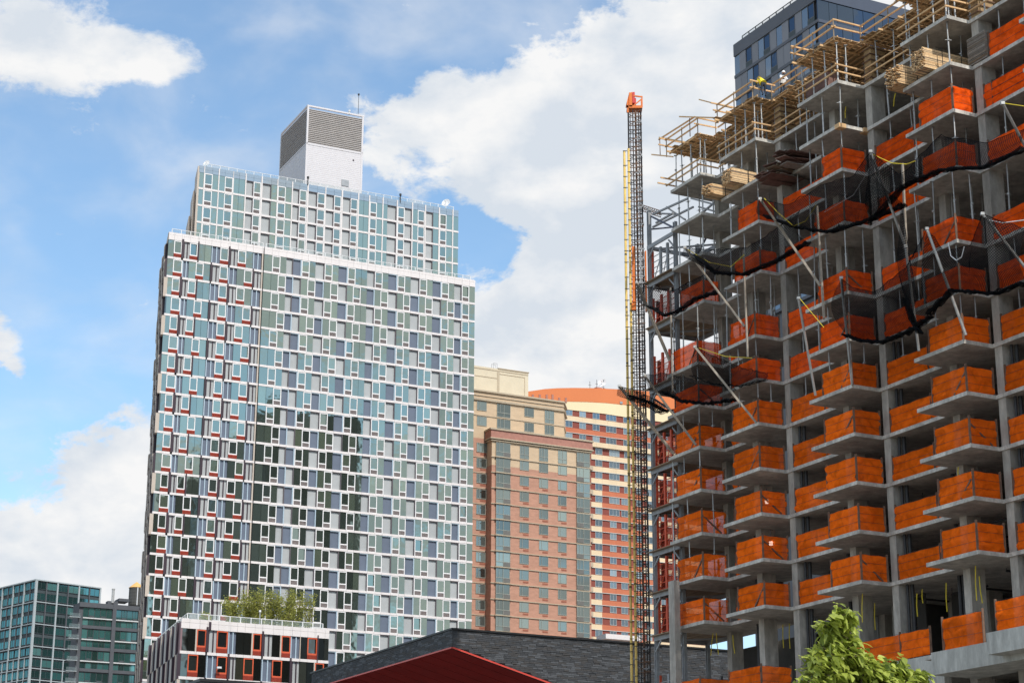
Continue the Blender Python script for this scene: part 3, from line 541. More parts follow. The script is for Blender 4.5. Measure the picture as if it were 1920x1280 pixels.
# ================================================================== brick and beige apartment building
BRK = mat('salmon_brick', (.47, .25, .175), .9, .14, .8, streak=3); BEB = mat('beige_brick', (.58, .43, .285), .9, .08, .6, streak=3); CRM = mat('cream_brick', (.64, .56, .42), .9, .05, .5); STN = mat('string_course', (.46, .375, .27), .8, .08, 1); RDB = mat('red_band_brick', (.40, .19, .145), .9, .12, 1.5); GRL = mat('reddish_grille', (.30, .10, .06), .8, .1, 2)
WG = glassmat('apartment_glass', (.12, .15, .145), (.36, .41, .38), curtain=(.34, .42, .38), objvar=.75); WFG = mat('grey_window_frame', (.30, .31, .27), .6, .08, 2); GRB = mat('grey_spandrel', (.14, .135, .125), .7, .1, 2)
def bwin(fa, u, z, wd, h, kind=1, frame=WFG, glass=WG, name='window', depth=.14, fw=.07):
    wd = round(wd, 1); k = (name, kind, wd, round(h, 2), frame.name)
    if k not in MC:
        b = MB(); b.box(0, fw, 0, .1, 0, h); b.box(wd - fw, wd, 0, .1, 0, h); b.box(fw, wd - fw, 0, .1, 0, fw * 1.4); b.box(fw, wd - fw, 0, .1, h - fw, h)
        if kind == 1: b.box(wd * .27, wd * .27 + fw, 0, .1, fw, h - fw)
        if kind == 2: b.box(wd * .5 - fw / 2, wd * .5 + fw / 2, 0, .1, fw, h - fw)
        if kind == 3: b.box(wd * .35, wd * .35 + fw, 0, .1, fw, h - fw); b.box(wd * .67, wd * .67 + fw, 0, .1, fw, h - fw)
        if kind == 4: b.box(wd * .5, wd * .5 + fw * 1.3, -.02, .1, fw, h - fw); b.box(wd * .22, wd * .22 + fw, 0, .1, h * .33, h - fw); b.box(fw, wd - fw, -.01, .1, h * .31, h * .31 + fw * 1.4)
        MC[k] = b.mesh(name, frame); MC[k + ('p',)] = MB().box(0, wd - 2 * fw, 0, .02, 0, h - 2 * fw).mesh('pane', glass)
    fa.add(name, MC[k], u, -depth + .06, z, 0, [('pane', MC[k + ('p',)], (fw, .05, fw), radians(random.gauss(0, .2)))])
Q0 = at(922.5, 803, 343); QB = Vector((Q0.x, Q0.y, 0)); ZC = Q0.z
b1 = thing('brick_apartment_block', 'salmon and beige brick apartment building right of the white tower', 'apartment building', (Q0.x + 8, Q0.y + 8, 0))
f1 = Facade(b1); P1 = (Q0.x, Q0.y); PB = QB + F * 2.2; P1b = (PB.x, PB.y)
X = lambda x, z, P: _uofx(x, z, P, TH)
wB = X(1107, ZC - 10, P1); FH = 2.9
# plan: front bay block and the wall behind
part(b1, 'bay_block_wall', MB().prism([((QB + G * a + F * c).x, (QB + G * a + F * c).y) for a, c in ((0, 0), (wB, 0), (wB, 16), (0, 16))], 0, ZC - 1.0 - FH * 2.0), BRK)
part(b1, 'bay_block_upper_wall', MB().prism([((QB + G * a + F * c).x, (QB + G * a + F * c).y) for a, c in ((0, 0), (wB, 0), (wB, 16), (0, 16))], ZC - 1.0 - FH * 2.0, ZC - 1.0), BEB)
b = MB(); b.ob(QB - G * .35 - F * .35 + Vector((0, 0, ZC - 1.75)), G * (wB + .7), F * 8, (0, 0, 1.5)); part(b1, 'cornice_band', b, RDB)
b = MB()
for z, pr, h in ((ZC - .26, .55, .3), (ZC - 1.95, .5, .22), (ZC - 2.3, .3, .2)): b.ob(QB - G * pr - F * pr + Vector((0, 0, z)), G * (wB + 2 * pr), F * 8, (0, 0, h))
part(b1, 'cornice', b, STN)
f1.frame((QB.x, QB.y), TH)
f1.frame((P1b[0], P1b[1]), TH); uL = X(884, ZC - 10, P1b); uR = X(1057, ZC + 8, P1b)
QT, _ = onplane(890, 729.5, P1b, TH); ZB = QT.z
part(b1, 'upper_wall', MB().prism([((PB + G * a + F * c).x, (PB + G * a + F * c).y) for a, c in ((uL - 12, 0), (uR - .0, 0), (uR + 2.6, 4.2), (uR + 2.6, 20), (uL - 12, 20))], ZC - 1.5, ZB - .2), BEB)
part(b1, 'side_wall', MB().ob(PB + G * (uL - 12), G * 18, F * 20, (0, 0, ZC - 1.5)), BRK)
b = MB()
for z, pr, h in ((ZB - .3, .3, .3), (ZB - 1.1, .15, .12), (ZB - 1.75, .2, .18), (ZB - 2.0, .3, .2), (ZB - 4.9, .12, .16)): b.prism([((PB + G * a + F * c).x, (PB + G * a + F * c).y) for a, c in ((uL - 12, -pr), (uR + .05, -pr), (uR + 2.7 + pr, 4.2 - pr * .4), (uR + 2.7, 19), (uL - 12, 19))], z, z + h)
part(b1, 'stone_course', b, STN)
zt = ZB - 2.15
for r in range(2):
    for a, c, k in ((894, 912, 1), (931.5, 957, 4), (983, 1001, 1), (1021, 1039, 4)):
        u0, u1 = X(a, zt - 1 - FH * r, P1b), X(c, zt - 1 - FH * r, P1b); hh = 1.75 if k == 1 else 2.5; bwin(f1, u0, zt - FH * r - hh, u1 - u0, hh, k, depth=.16)
# left strip of windows beside the tower
for r in range(-0, 15):
    z = ZC - 2.3 - FH * r - .1
    u0, u1 = X(893.5 - .2 * r, z, P1b), X(911.5 - .2 * r, z, P1b); bwin(f1, u0, z - 1.75, u1 - u0, 1.75, 1, depth=.16); f1.add('air_grille', boxmesh('air_grille', GRL, (u1 - u0) * .6, .1, .32), u0 + (u1 - u0) * .4, -.03, z - 2.25)
    f1.add('stone_band', boxmesh('stone_band', STN, X(922, z, P1b) - uL + 1.5, .12, .14), uL - 1, -.1, z - 2.75)
f1.frame(P1, TH)
zt = ZC - 2.5
for r in range(0, 15):
    z = zt - FH * r
    for a, c, k in ((929.5, 956, 4), (974.5, 992, 1), (1010.5, 1027.5, 1), (1046, 1062.5, 1), (1080.5, 1105, 4)):
        dx = -.1 * r if a < 1000 else 0
        u0, u1 = X(a + dx, z - 1, P1), X(c + dx, z - 1, P1); big = k == 4; hh = 2.62 if big else (2.5 if r == 0 else 1.75); bwin(f1, u0, z - hh, u1 - u0, hh, k if r else (4 if big or r == 0 else 1), depth=.3 if big else .14)
        if not big and r > 1: f1.add('air_grille', boxmesh('air_grille', GRL, (u1 - u0) * .6, .1, .32), u0 + (u1 - u0) * .38, -.03, z - 2.3)
        if big: f1.add('grey_spandrel', boxmesh('grey_spandrel', GRB, (u1 - u0) * .48, .1, .7), u0 + (.08 if r % 1 == 0 else 0) + (u1 - u0) * (.5 if a < 1000 else .02), -.27, z - 2.55)
    f1.add('stone_band', boxmesh('stone_band', STN, wB + .3, .2, .15), -.15, -.17 - .18 * 0, z - 2.85)
    b0 = X(927.5 - .1 * r, z, P1), X(958 - .1 * r, z, P1); f1.add('bay_sill', boxmesh('bay_sill', STN, b0[1] - b0[0], .3, .16), b0[0], -.42, z - 2.84)
# cream bulkhead
PC_ = PB + F * 6; P1c = (PC_.x, PC_.y); ua_, ub_ = X(880, ZB + 3, P1c), X(990.5, ZB + 3, P1c); qz, _ = onplane(940, 692, P1c, TH)
part(b1, 'bulkhead', MB().ob(PC_ + G * ua_ + Vector((0, 0, ZB - 2)), G * (ub_ - ua_), F * 10, (0, 0, qz.z - ZB + 2)), CRM)
um = X(933.5, qz.z - 2, P1c); b = MB(); zt2 = qz.z
for a, c, z0, z1 in ((um + .15, um + .3, ZB - 1, zt2 - .6), (um - .15, um, ZB - 1, zt2 - .4), (ua_, ub_, zt2 - .5, zt2 - .35), (um + .3, ub_ - .8, zt2 - 1.05, zt2 - .95), (ub_ - .85, ub_ - .72, zt2 - 5, zt2 - .9), (ua_, um, zt2 - 2.0, zt2 - 1.88), (um + .3, ub_, ZB + .0, ZB + .12)): b.ob(PC_ + G * a - F * .06 + Vector((0, 0, z0)), G * (c - a), F * .1, (0, 0, z1 - z0))
b.ob(PC_ + G * (um) - F * .12 + Vector((0, 0, zt2 - .02)), G * (ub_ - um + .15), F * 10, (0, 0, .18)); part(b1, 'bulkhead_moulding', b, STN)
f1.flush()
q, _ = onplane(925, 690, P1c, TH); b = MB()
for dx in (0, .8): b.tube(q + G * dx, q + G * dx + Vector((0, 0, 1)), .04); b.tube(q + G * dx + F * .8, q + G * dx + F * .8 + Vector((0, 0, 1)), .04)
b.tube(q + Vector((0, 0, 1)), q + G * .8 + Vector((0, 0, 1)), .04); b.tube(q + Vector((0, 0, 1)) + F * .8, q + G * .8 + F * .8 + Vector((0, 0, 1)), .04); single('roof_ladder_cage', b, GREYM, 'thin grey ladder hoops on top of the cream bulkhead', 'ladder')

# ================================================================== red brick tower with orange crown
DRB = mat('dark_red_brick', (.235, .062, .045), .9, .1, 1.2); ORB = mat('orange_band', (.52, .16, .08), .85, .07, .5); CRB = mat('cream_band', (.72, .56, .37), .85, .07, .4, streak=.5); OCR = mat('orange_crown', (.66, .20, .07), .8, .03, .1); CCR = mat('cream_crown', (.82, .66, .42), .8, .03, .1)
WG2 = glassmat('brick_tower_glass', (.05, .08, .10), (.36, .44, .5), curtain=(.34, .40, .40), objvar=.85); WFW = mat('white_window_frame', (.5, .52, .5), .6, .05, 2)
Y2 = 425; q0 = at(1040, 766, Y2); B2 = Vector((q0.x, q0.y, 0)); P2 = (q0.x, q0.y)
b2 = thing('striped_brick_tower', 'red brick apartment tower with cream and orange bands and a curved orange crown', 'apartment building', (q0.x + 15, q0.y + 10, 0))
f2 = Facade(b2); f2.frame(P2, TH); X2 = lambda x, z: _uofx(x, z, P2, TH)
zrow = onplane(1100, 771.5, P2, TH)[0].z; FH2 = 2.78; U1 = X2(1320, zrow)
part(b2, 'wall', MB().ob(B2 + G * -8, G * (U1 + 8), F * 20, (0, 0, zrow + .1)), DRB)
# crown: profile read along the wall, set as thick curved parapet pieces
def prof(pts, x):
    for (a, ya), (b_, yb) in zip(pts, pts[1:]):
        if a <= x <= b_: return ya + (yb - ya) * (x - a) / (b_ - a)
    return pts[-1][1] if x > pts[-1][0] else pts[0][1]
top = [(960, 741), (990, 734), (1020, 729.5), (1045, 727.8), (1075, 727.3), (1110, 727.8), (1160, 730), (1226, 734.5), (1320, 742)]
mid = [(960, 752), (1055, 752.6), (1100, 753.6), (1135, 755.5), (1172, 759.2), (1226, 765.5), (1320, 777)]
low = [(960, 756), (1060, 767.5), (1135, 776), (1172, 782), (1226, 789), (1320, 803)]
for nm, a_, b__, m_, dd in (('orange_crown', top, mid, OCR, -.25), ('cream_crown', mid, low, CCR, -.2)):
    b = MB(); xs = list(range(975, 1321, 5)); V = []
    for x in xs:
        bow = -1.6 * sin(pi * min(1, max(0, (x - 975) / 345.)))
        pt, _ = onplane(x, prof(a_, x), P2, TH); pb_, _ = onplane(x, prof(b__, x), P2, TH)
        V += [pt + F * (dd + bow * 0), pb_ + F * (dd + bow * 0), pt + F * 4, pb_ + F * 4]
    Fq = []
    for i in range(len(xs) - 1):
        o = 4 * i; Fq += [(o, o + 1, o + 5, o + 4), (o, o + 4, o + 6, o + 2), (o + 1, o + 3, o + 7, o + 5)]
    part(b2, nm, MB().add(V, Fq), m_)
b = MB()
for x in (996, 1009, 1022, 1033, 1045.5, 1058): pt, _ = onplane(x, 752 - (6 if x < 1040 else 4), P2, TH); b.ob(pt - F * .4 - Vector((0, 0, .8 if x > 1040 else .4)), G * .5, F * .3, (0, 0, 1.1 if x > 1040 else 1.2))
part(b2, 'crown_slots', b, RDB); pt, _ = onplane(1161, 757, P2, TH); part(b2, 'crown_vent', MB().ob(pt - F * .4, G * .7, F * .3, (0, 0, .55)), GREYM)
rows = 28; ztop_ = zrow
for r in range(rows):
    z = ztop_ - FH2 * r; zm_ = z - 1; 
    ux = X2(1108, z); uo = X2(1128.5 if r > 2 else 1040, z); um_ = X2(1206, z)
    wins = [(1060, 1073, 2), (1086, 1098.5, 2), (1111, 1123.5, 2), (1136, 1155, 3), (1168.5, 1182, 2), (1193, 1204, 2), (1214, 1224, 2), (1240, 1252, 2), (1270, 1285, 2)] if r < 3 else [(1116, 1129, 2), (1142, 1161, 3) if r < 9 else (1143.5, 1156, 2), (1165, 1177, 2) if r >= 7 else (1170, 1182, 2), (1193, 1204, 2), (1212, 1223, 2), (1240, 1252, 2), (1270, 1285, 2)]
    for a, c, k in wins:
        u0, u1 = X2(a, zm_), X2(c, zm_); bwin(f2, u0, z - 1.45, u1 - u0, 1.42, k, frame=WFW, glass=WG2, name='window_', depth=.12, fw=.08) if False else bwin(f2, u0, z - 1.45, u1 - u0, 1.42, k, frame=WFW, glass=WG2, depth=.17, fw=.06)
    if r < 3: segs = [(-6, U1, [CRB, ORB, CRB][r])]
    else: segs = [(ux, uo, CRB), (uo, um_, CRB if r < 6 else ORB), (um_, U1, CRB if r != 13 else ORB)]
    for a, c, m_ in segs:
        n_ = max(1, int((c - a) / 3.2)); wd = (c - a) / n_
        for i in range(n_): f2.add('spandrel', boxmesh('spandrel' + m_.name, m_, wd - .02, .25, 1.1), a + i * wd + .01, -.12 - (.5 if r == 2 else 0), z - 2.66)
    f2.add('white_ledge', boxmesh('white_ledge', WFW, U1 - (ux if r > 2 else -6), .3, .12), ux if r > 2 else -6, -.2, z - 2.78)
    if r > 2 and r % 2 == 0: f2.add('end_balcony', boxmesh('end_balcony', STN, 1.3, 1.3, 1.0), ux - 1.2, -.9, z - 2.7)
f2.flush()
b = MB(); q, _ = onplane(1126, 727, P2, TH); q += F * 2; b.ob(q, G * 2.4, F * 1.5, (0, 0, .75)); part(b2, 'roof_hut', b, RDB); dish('satellite_dish', q + G * 1.6 + Vector((0, 0, .1)), 1.5, 'large white satellite dish on the orange crowned brick tower', 'satellite dish')
for i, (x, h_, lb) in enumerate(((1114, 2.2, 'short roof antenna left of the dish on the orange crown'), (1127, 2.6, 'bare antenna rod just left of the dish on the orange crown'), (1140, 2.6, 'antenna rod right of the dish on the orange crown'))):
    q, _ = onplane(x, 728, P2, TH); q += F * 2; single('roof_antenna', MB().tube(q, q + Vector((0, 0, h_)), .06).ob(q - G * .4 + Vector((0, 0, h_ * .6)), G * .8, F * .06, (0, 0, .06)), DSTEEL, lb, 'antenna')
q = at(1136, 1196, 300); single('rooftop_box', MB().ob(q, G * 6.5, F * 3, (0, 0, .75)), WHITE, 'low white rooftop box above the black hall beside the brick buildings', 'roof box')

# ================================================================== far left glass buildings
TGL = glassmat('teal_glass', (.025, .095, .095), (.20, .39, .40), curtain=(.12, .30, .29), objvar=.6); PIL = mat('pale_pilaster', (.36, .40, .41), .6, .05, 1); DGB = mat('dark_grey_masonry', (.085, .09, .10), .85, .1, 1); LNW = mat('white_slab_line', (.55, .56, .55), .6, .05, 1); SPD = mat('dark_spandrel', (.045, .06, .065), .6, .15, 1)
g0 = at(68, 1085, 505); g1 = thing('teal_glass_block', 'teal glass apartment block with pale grid of pilasters at the left edge', 'apartment building', (g0.x, g0.y + 10, 0))
aR = pi / 2 - radians(48.4); aLx = radians(44.0); ER = Vector((cos(aR), sin(aR), 0)); EL2 = Vector((-sin(aLx), cos(aLx), 0))
ZG = g0.z; PG = Vector((g0.x, g0.y, 0)); WR = _uofx(187, ZG - 3, (g0.x, g0.y), aR); WL = 34.; FG = 2.9
part(g1, 'core_wall', MB().prism([((PG + ER * a + EL2 * c).x, (PG + ER * a + EL2 * c).y) for a, c in ((.25, .25), (WR, .25), (WR, WL), (.25, WL))], 0, ZG - .2), SPD)
fg = Facade(g1)
def grid(fa, P0, ang, W_, n_, rows, pil):
    fa.frame(P0, ang); md = W_ / n_
    for r in range(rows):
        z = ZG - .5 - FG * r
        for i in range(n_):
            u = i * md + .12; k = random.choice((2, 2, 3)); bwin(fa, u + .1, z - 2.0, md - .45, 1.95, k, frame=SPD, glass=TGL, depth=.0, fw=.07)
        if r % 2 == 1 and r < 6 or r >= 6: fa.add('slab_line', boxmesh('slab_line', PIL, W_, .3, .22), 0, -.12, z - FG + .3)
    for i in range(0, n_ + 1, 2): fa.add('pilaster', boxmesh('pilaster', PIL, .42 if i else .7, .4, ZG), i * md - .2, -.2, 0)
    for i in range(1, n_, 2): fa.add('pilaster', boxmesh('pilaster', PIL, .25, .3, ZG - 3 - 6 * FG), i * md - .1, -.1, 0); fa.add('mullion', boxmesh('mullion_g', DGB, .3, .2, 6 * FG), i * md - .1, -.05, ZG - .5 - 6 * FG)
    fa.add('roof_edge', boxmesh('roof_edge', PIL, W_ + .2, .5, .3), -.1, -.25, ZG - .3)
grid(fg, (PG.x, PG.y), aR, WR, 6, 12, 1)
PL_ = PG + EL2 * WL; grid(fg, (PL_.x, PL_.y), math.atan2(-EL2.y, -EL2.x), WL, 12, 12, 1); fg.flush()
h0 = at(150, 1128, 470); PH = Vector((h0.x, h0.y, 0)); ZH = h0.z; WH = _uofx(266, ZH - 3, (h0.x, h0.y), TH)
g2 = thing('grey_masonry_block', 'dark grey apartment block with teal ribbon windows and small balconies in front', 'apartment building', (h0.x, h0.y + 5, 0))
part(g2, 'wall', MB().ob(PH + F * .3, G * WH, F * 6, (0, 0, ZH)), DGB); fh = Facade(g2); fh.frame((PH.x, PH.y), TH)
Xh = lambda x: _uofx(x, ZH - 10, (PH.x, PH.y), TH); c1, c2, c3, c4 = Xh(152), Xh(207), Xh(214), Xh(256)
FP = 39.6 * 478 / FPX
part(g2, 'pier', MB().ob(PH + G * c2 - F * .25, G * (c3 - c2), F * .6, (0, 0, ZH)).ob(PH + G * c4 - F * .25, G * (WH - c4), F * .6, (0, 0, ZH)).ob(PH - F * .2 + Vector((0, 0, ZH - 1.1)), G * WH, F * .5, (0, 0, 1.15)), DGB)
for r in range(8):
    z = ZH - 1.15 - FP * r
    for a, c in ((c1, c2), (c3, c4)):
        n_ = 5 if c - a > 6.3 else 4; md = (c - a) / n_
        for i in range(n_):
            bwin(fh, a + i * md, z - 2.35, md - .05, 2.3, random.choice((0, 0, 2)), frame=SPD, glass=TGL, depth=-.15, fw=.05); bwin(fh, a + i * md, z - 4.35, md - .05, 1.55, random.choice((0, 2)), frame=SPD, glass=TGL, depth=-.15, fw=.05)
            if i in (1, 3): fh.add('air_grille', boxmesh('air_grille_g', SPD, md * .8, .1, .4), a + i * md + .1, .08, z - 2.3)
        fh.add('slab_line', boxmesh('slab_line_h', LNW, c - a, .4, .28), a, -.15, z - 2.72); fh.add('masonry_band', boxmesh('masonry_band', DGB, c - a, .3, .75), a, -.0, z - 5.1)
    for k in (0, 1):
        zz = z - 2.7 - k * FP / 2; bb = link('balcony', boxmesh('balcony', PIL, 2.6, 1.6, .14), g2, PH - G * 2.4 - F * .6 + Vector((0, 0, zz)) - g2.location, TH); link('railing', boxmesh('balcony_glass', RAILG, 2.6, .06, .9), bb, (0, 0, .14))
fh.flush()
q = at(211, 1130, 478); t = thing('exhaust_stack', 'short steel exhaust stack on the grey masonry block', 'chimney', q - Vector((0, 0, 2))); part(t, 'base', MB().ob(q - G * 1.2 - Vector((0, 0, 1.5)), G * 2.6, F * 2, (0, 0, 2.0)), DGB); part(t, 'pipe', MB().tube(q, q + Vector((0, 0, 3.3)), .36, 12), STEEL); part(t, 'cap', MB().tube(q + Vector((0, 0, 3.3)), q + Vector((0, 0, 3.6)), .42, 12), STEEL)
q = at(223, 1126, 480); single('roof_hut', MB().ob(q, G * 2.6, F * 4, (0, 0, .7)), DGB, 'low roof hut between the exhaust stack and the water tank', 'roof hut')
q = at(254, 1136, 486); WTK = mat('tank_boards', (.085, .085, .08), .9, .2, 2, streak=.2); CONE = mat('tank_cone', (.66, .38, .13), .7, .06, 1)
t = thing('water_tower', 'dark round rooftop water tank with orange conical roof', 'water tank', q); b = MB(); n_ = 20
for i in range(n_):
    a0 = 2 * pi * i / n_; a1 = 2 * pi * (i + .93) / n_; r0_, r1_ = 1.75, 1.85
    b.add([q + Vector((cos(a) * r, sin(a) * r, z)) for z in (.2, 4.6) for r, a in ((r1_, a0), (r1_, a1), (r0_, a1), (r0_, a0))], [(0, 1, 5, 4), (1, 2, 6, 5), (3, 0, 4, 7), (0, 3, 2, 1), (4, 5, 6, 7)])
part(t, 'boards', b, WTK); part(t, 'inner_tank', MB().tube(q, q + Vector((0, 0, 4.5)), 1.74, 20), WTK); part(t, 'roof', MB().tube(q + Vector((0, 0, 4.6)), q + Vector((0, 0, 5.5)), 2.0, 20, r2=1.0).tube(q + Vector((0, 0, 5.5)), q + Vector((0, 0, 6.2)), 1.0, 20, r2=.08), CONE)
b = MB()
for z in (.8, 1.6, 2.4, 3.2, 4.0): b.tube(q + Vector((0, 0, z)), q + Vector((0, 0, z + .05)), 1.88, 20)
part(t, 'hoops', b, DSTEEL); part(t, 'drain_pipe', MB().tube(q + Vector((.7, -1.95, 0)), q + Vector((.7, -1.95, 4.5)), .13, 8), WHITEM)

# ================================================================== dark building behind the site
DKG = mat('charcoal_panel', (.085, .088, .10), .45, .08, .6, objvar=.06); GP2 = mat('mid_grey_panel', (.20, .20, .215), .45, .06, .6, objvar=.08); BLG = glassmat('blue_glass', (.014, .02, .03), (.17, .23, .31), objvar=.3, wav=.1); LGG = glassmat('pale_pane', (.16, .18, .19), (.4, .45, .5), objvar=.2)
d0 = at(1375.5, 85, 200); D0 = Vector((d0.x, d0.y, 0)); ZD = d0.z; dl = uofx(0, 0, (0, 0), 0) if False else 0
# corner nearest the camera
tt = min((abs(proj(D0 - F * t + Vector((0, 0, ZD - 12)))[0] - 1540), t) for t in [x * .1 for x in range(50, 700)])[1]; DC = D0 - F * tt
dk = thing('charcoal_tower', 'dark grey and blue glass apartment tower behind the construction site', 'apartment building', (DC.x, DC.y, 0)); LD = tt
part(dk, 'core_wall', MB().prism([(p.x, p.y) for p in (DC + F * .3 + G * .3, DC + G * 12.5 + F * .3, DC + G * 12.5 + F * LD, D0 + G * .3)], 0, ZD - .3), DKG)
fd = Facade(dk); FD = 2.7; aF = math.atan2(-F.y, -F.x)
fd.frame((D0.x, D0.y), aF); 
for r in range(12):
    z = ZD - 1.5 - FD * r; u = 0; i = 0 if r % 2 == 0 else 1; pat = ['l', 'p', 'W', 'p', 'l', 'W', 'p'] if r % 2 == 0 else ['p', 'p', 'l', 'W', 'p', 'l', 'W']; i = 0
    while u < LD - .9:
        k = pat[i % 7]; wd = min({'W': 1.25, 'p': 1.25, 'l': 1.05}[k], LD - u); i += 1
        if k == 'W': 
            bwin(fd, u, z - 2.35 + .6, wd, 1.75, 0, frame=WHITE if False else DKG, glass=LGG if (r + i) % 3 else BLG, depth=.02, fw=.08); fd.add('louvre', boxmesh('louvre_d', SPD, wd, .15, .6), u, .0, z - 2.35)
        else: fd.add('grey_panel' if k == 'p' else 'pale_pane', boxmesh('pn' + k, GP2 if k == 'p' else LGG, wd - .04, .12, 2.35), u + .02, 0.02 if k == 'p' else .06, z - 2.35)
        u += wd
    fd.add('floor_band', boxmesh('floor_band', DKG, LD, .3, .35), 0, -.05, z - 2.7)
fd.add('roof_band', boxmesh('roof_band', DKG, LD, .3, 1.5), 0, -.06, ZD - 1.5)
fd.frame((DC.x, DC.y), TH)
for r in range(12):
    z = ZD - 1.5 - FD * r; u = 0; i = r
    while u < 11.5: 
        wd = [1.5, 1.1, 2.1, 1.3][i % 4]; i += 1
        fd.add('blue_pane', boxmesh('blue_pane', BLG, wd - .05, .1, 2.35), u + .02, .04, z - 2.35, radians(random.gauss(0, .4))); u += wd
    fd.add('floor_band', boxmesh('floor_band_g', mat('blue_grey_band', (.07, .085, .12), .4, .05, 1), 12.5, .3, .35), 0, -.05, z - 2.7)
fd.add('roof_band', boxmesh('roof_band_g', MATS['blue_grey_band'], 12.5, .3, 1.5), 0, -.06, ZD - 1.5); fd.flush()
railing(dk, D0 - F * 1.2 + G * .4, DC + G * .4, ZD, .7, 1.3)
for o in [c for c in dk.children if c.name.startswith('railing')]:
    o.data.materials[0] = DSTEEL
    for c in o.children:
        if c.name.startswith('post') : c.data.materials[0] = DSTEEL

# towers across the street, out of frame, that the tall white tower mirrors
def mirror_tower(px, py, wpx, t, label, shade):
    P, u = onplane(px, py, Sc, angR); d = (P - Vector((0, 0, CAMZ))); tot = d.length; dn = d.normalized(); n = Vector((sin(angR), -cos(angR), 0)); r = dn - n * (2 * dn.dot(n)); q = P + r * t; zt_ = q.z
    W_ = wpx / FPX * (tot + t); rt = thing('mirrored_tower', label, 'office tower', (q.x, q.y, 0)); ax = Vector((r.x, r.y, 0)).normalized(); sx = Vector((-ax.y, ax.x, 0))
    m_ = mat('mirrored_wall' + str(px), shade, .7, .5, .25, streak=.15)
    b = MB().ob(Vector((q.x, q.y, 0)) - sx * W_ / 2, sx * W_, ax * 25, (0, 0, zt_)); b.ob(Vector((q.x, q.y, zt_)) - sx * W_ / 3, sx * W_ / 4, ax * 6, (0, 0, 4)); part(rt, 'wall', b, m_)
    b = MB()
    for i in range(int(zt_ / 3.3)): b.ob(Vector((q.x, q.y, i * 3.3)) - sx * W_ / 2 - ax * .1, sx * W_, ax * .1, (0, 0, 1.1))
    part(rt, 'floor_bands', b, mat('mirrored_band', (.09, .085, .07), .8, .3, .4), kind='stuff')
mirror_tower(575, 775, 215, 200, 'dark office tower outside the frame, mirrored in the middle panes of the white tower', (.05, .045, .035))
mirror_tower(392, 925, 240, 215, 'brownish office tower outside the frame, mirrored in the lower left panes of the white tower', (.07, .055, .035))
mirror_tower(490, 835, 60, 208, 'narrow dark tower outside the frame between the two mirrored towers', (.05, .05, .05))

# ================================================================== building under construction
O3 = Vector((14.957, 131.212, 0))
def W(u, g, z): return O3 + F * u + G * g + Vector((0, 0, z))
def on(x, y, g):
    d = ray(x, y); k = (g + O3.dot(G)) / d.dot(G); P = d * k; P.z += CAMZ; return P, (P - Vector((O3.x, O3.y, P.z))).dot(F)
def onz(x, y, z):
    d = ray(x, y); P = d * ((z - CAMZ) / d.z); P.z += CAMZ; q = P - Vector((O3.x, O3.y, P.z)); return P, q.dot(F), q.dot(G)
ZL = [22.441, 25.491, 28.507, 31.547, 34.601, 37.645, 40.706, 45.389, 49.009, 52.081, 55.143]
ZDK = 58.22
BAYS = [(0.0, 4.16), (-7.26, -2.71), (-17.58, -13.08), (-28.15, -23.65), (-38.75, -34.25)]
DLO = [2.1] * 5; DUP = [1.45, 1.5, 2.05, 1.7, 1.7]
BN = ['leftmost', 'second', 'third', 'fourth', 'rightmost']
site = thing('concrete_frame_tower', 'unfinished concrete apartment tower with stepped balcony slabs, columns and formwork on top', 'building under construction', W(-18, 6, 0))
def plan(dep, zrear=3.6, inset=0):
    p = [(4.16, zrear), (4.16, -dep[0])]
    for i, (uj, ut) in enumerate(BAYS):
        if i: p += [(ut, 0.0), (ut, -dep[i])]
        p += [(uj, -dep[i]), (uj, 0.0)]
    return p + [(-50, 0), (-50, 17), (-4.8, 17), (-4.8, zrear)]
EDGE = mat('slab_edge_concrete', (.62, .59, .53), .9, .22, 3.5, bump=.5, streak=1.5, stain=.36)
ST = .23
rs = random.Random(11)
LV = [(-1, 17.1)] + list(enumerate(ZL))
for k, z in LV:
    dep = DLO if k < 7 else DUP
    if k < 0: dep = [2.6] * 5
    pl = plan(dep); b = MB().prism([((W(u, g, 0)).x, (W(u, g, 0)).y) for u, g in pl], z - ST, z)
    b.m = [0, 0] + [1] * len(pl); o = part(site, 'floor_slab', b, [CONC, EDGE])
part(site, 'lower_floor', MB().prism([((W(u, g, 0)).x, (W(u, g, 0)).y) for u, g in plan([2.1] * 5)], 11.3, 11.7), CONC)
# columns
cb_ = MB().box(0, 1.07, 0, .62, 0, 1).mesh('column', CONC)
def column(u, g, z0, z1, name='column', sc_=(1, 1)):
    o = link(name, cb_, site, W(u - .62 * sc_[1], g, z0) - site.location, TH); o.scale = (sc_[0], sc_[1], z1 - z0); return o
zs = [11.7, 17.1] + ZL
for a in range(len(zs) - 1):
    z0, z1 = zs[a], zs[a + 1] - ST
    for i, (uj, ut) in enumerate(BAYS):
        if i: column(uj - .05, .10, z0, z1)
        column(ut - .35 if i else 2.9, .25 if i else 1.6, z0, z1, sc_=(1, 1) if i else (.9, .9))
        if i:
            column(uj - 1.0, 6.2, z0, z1); column(ut - 1.5, 6.8, z0, z1)
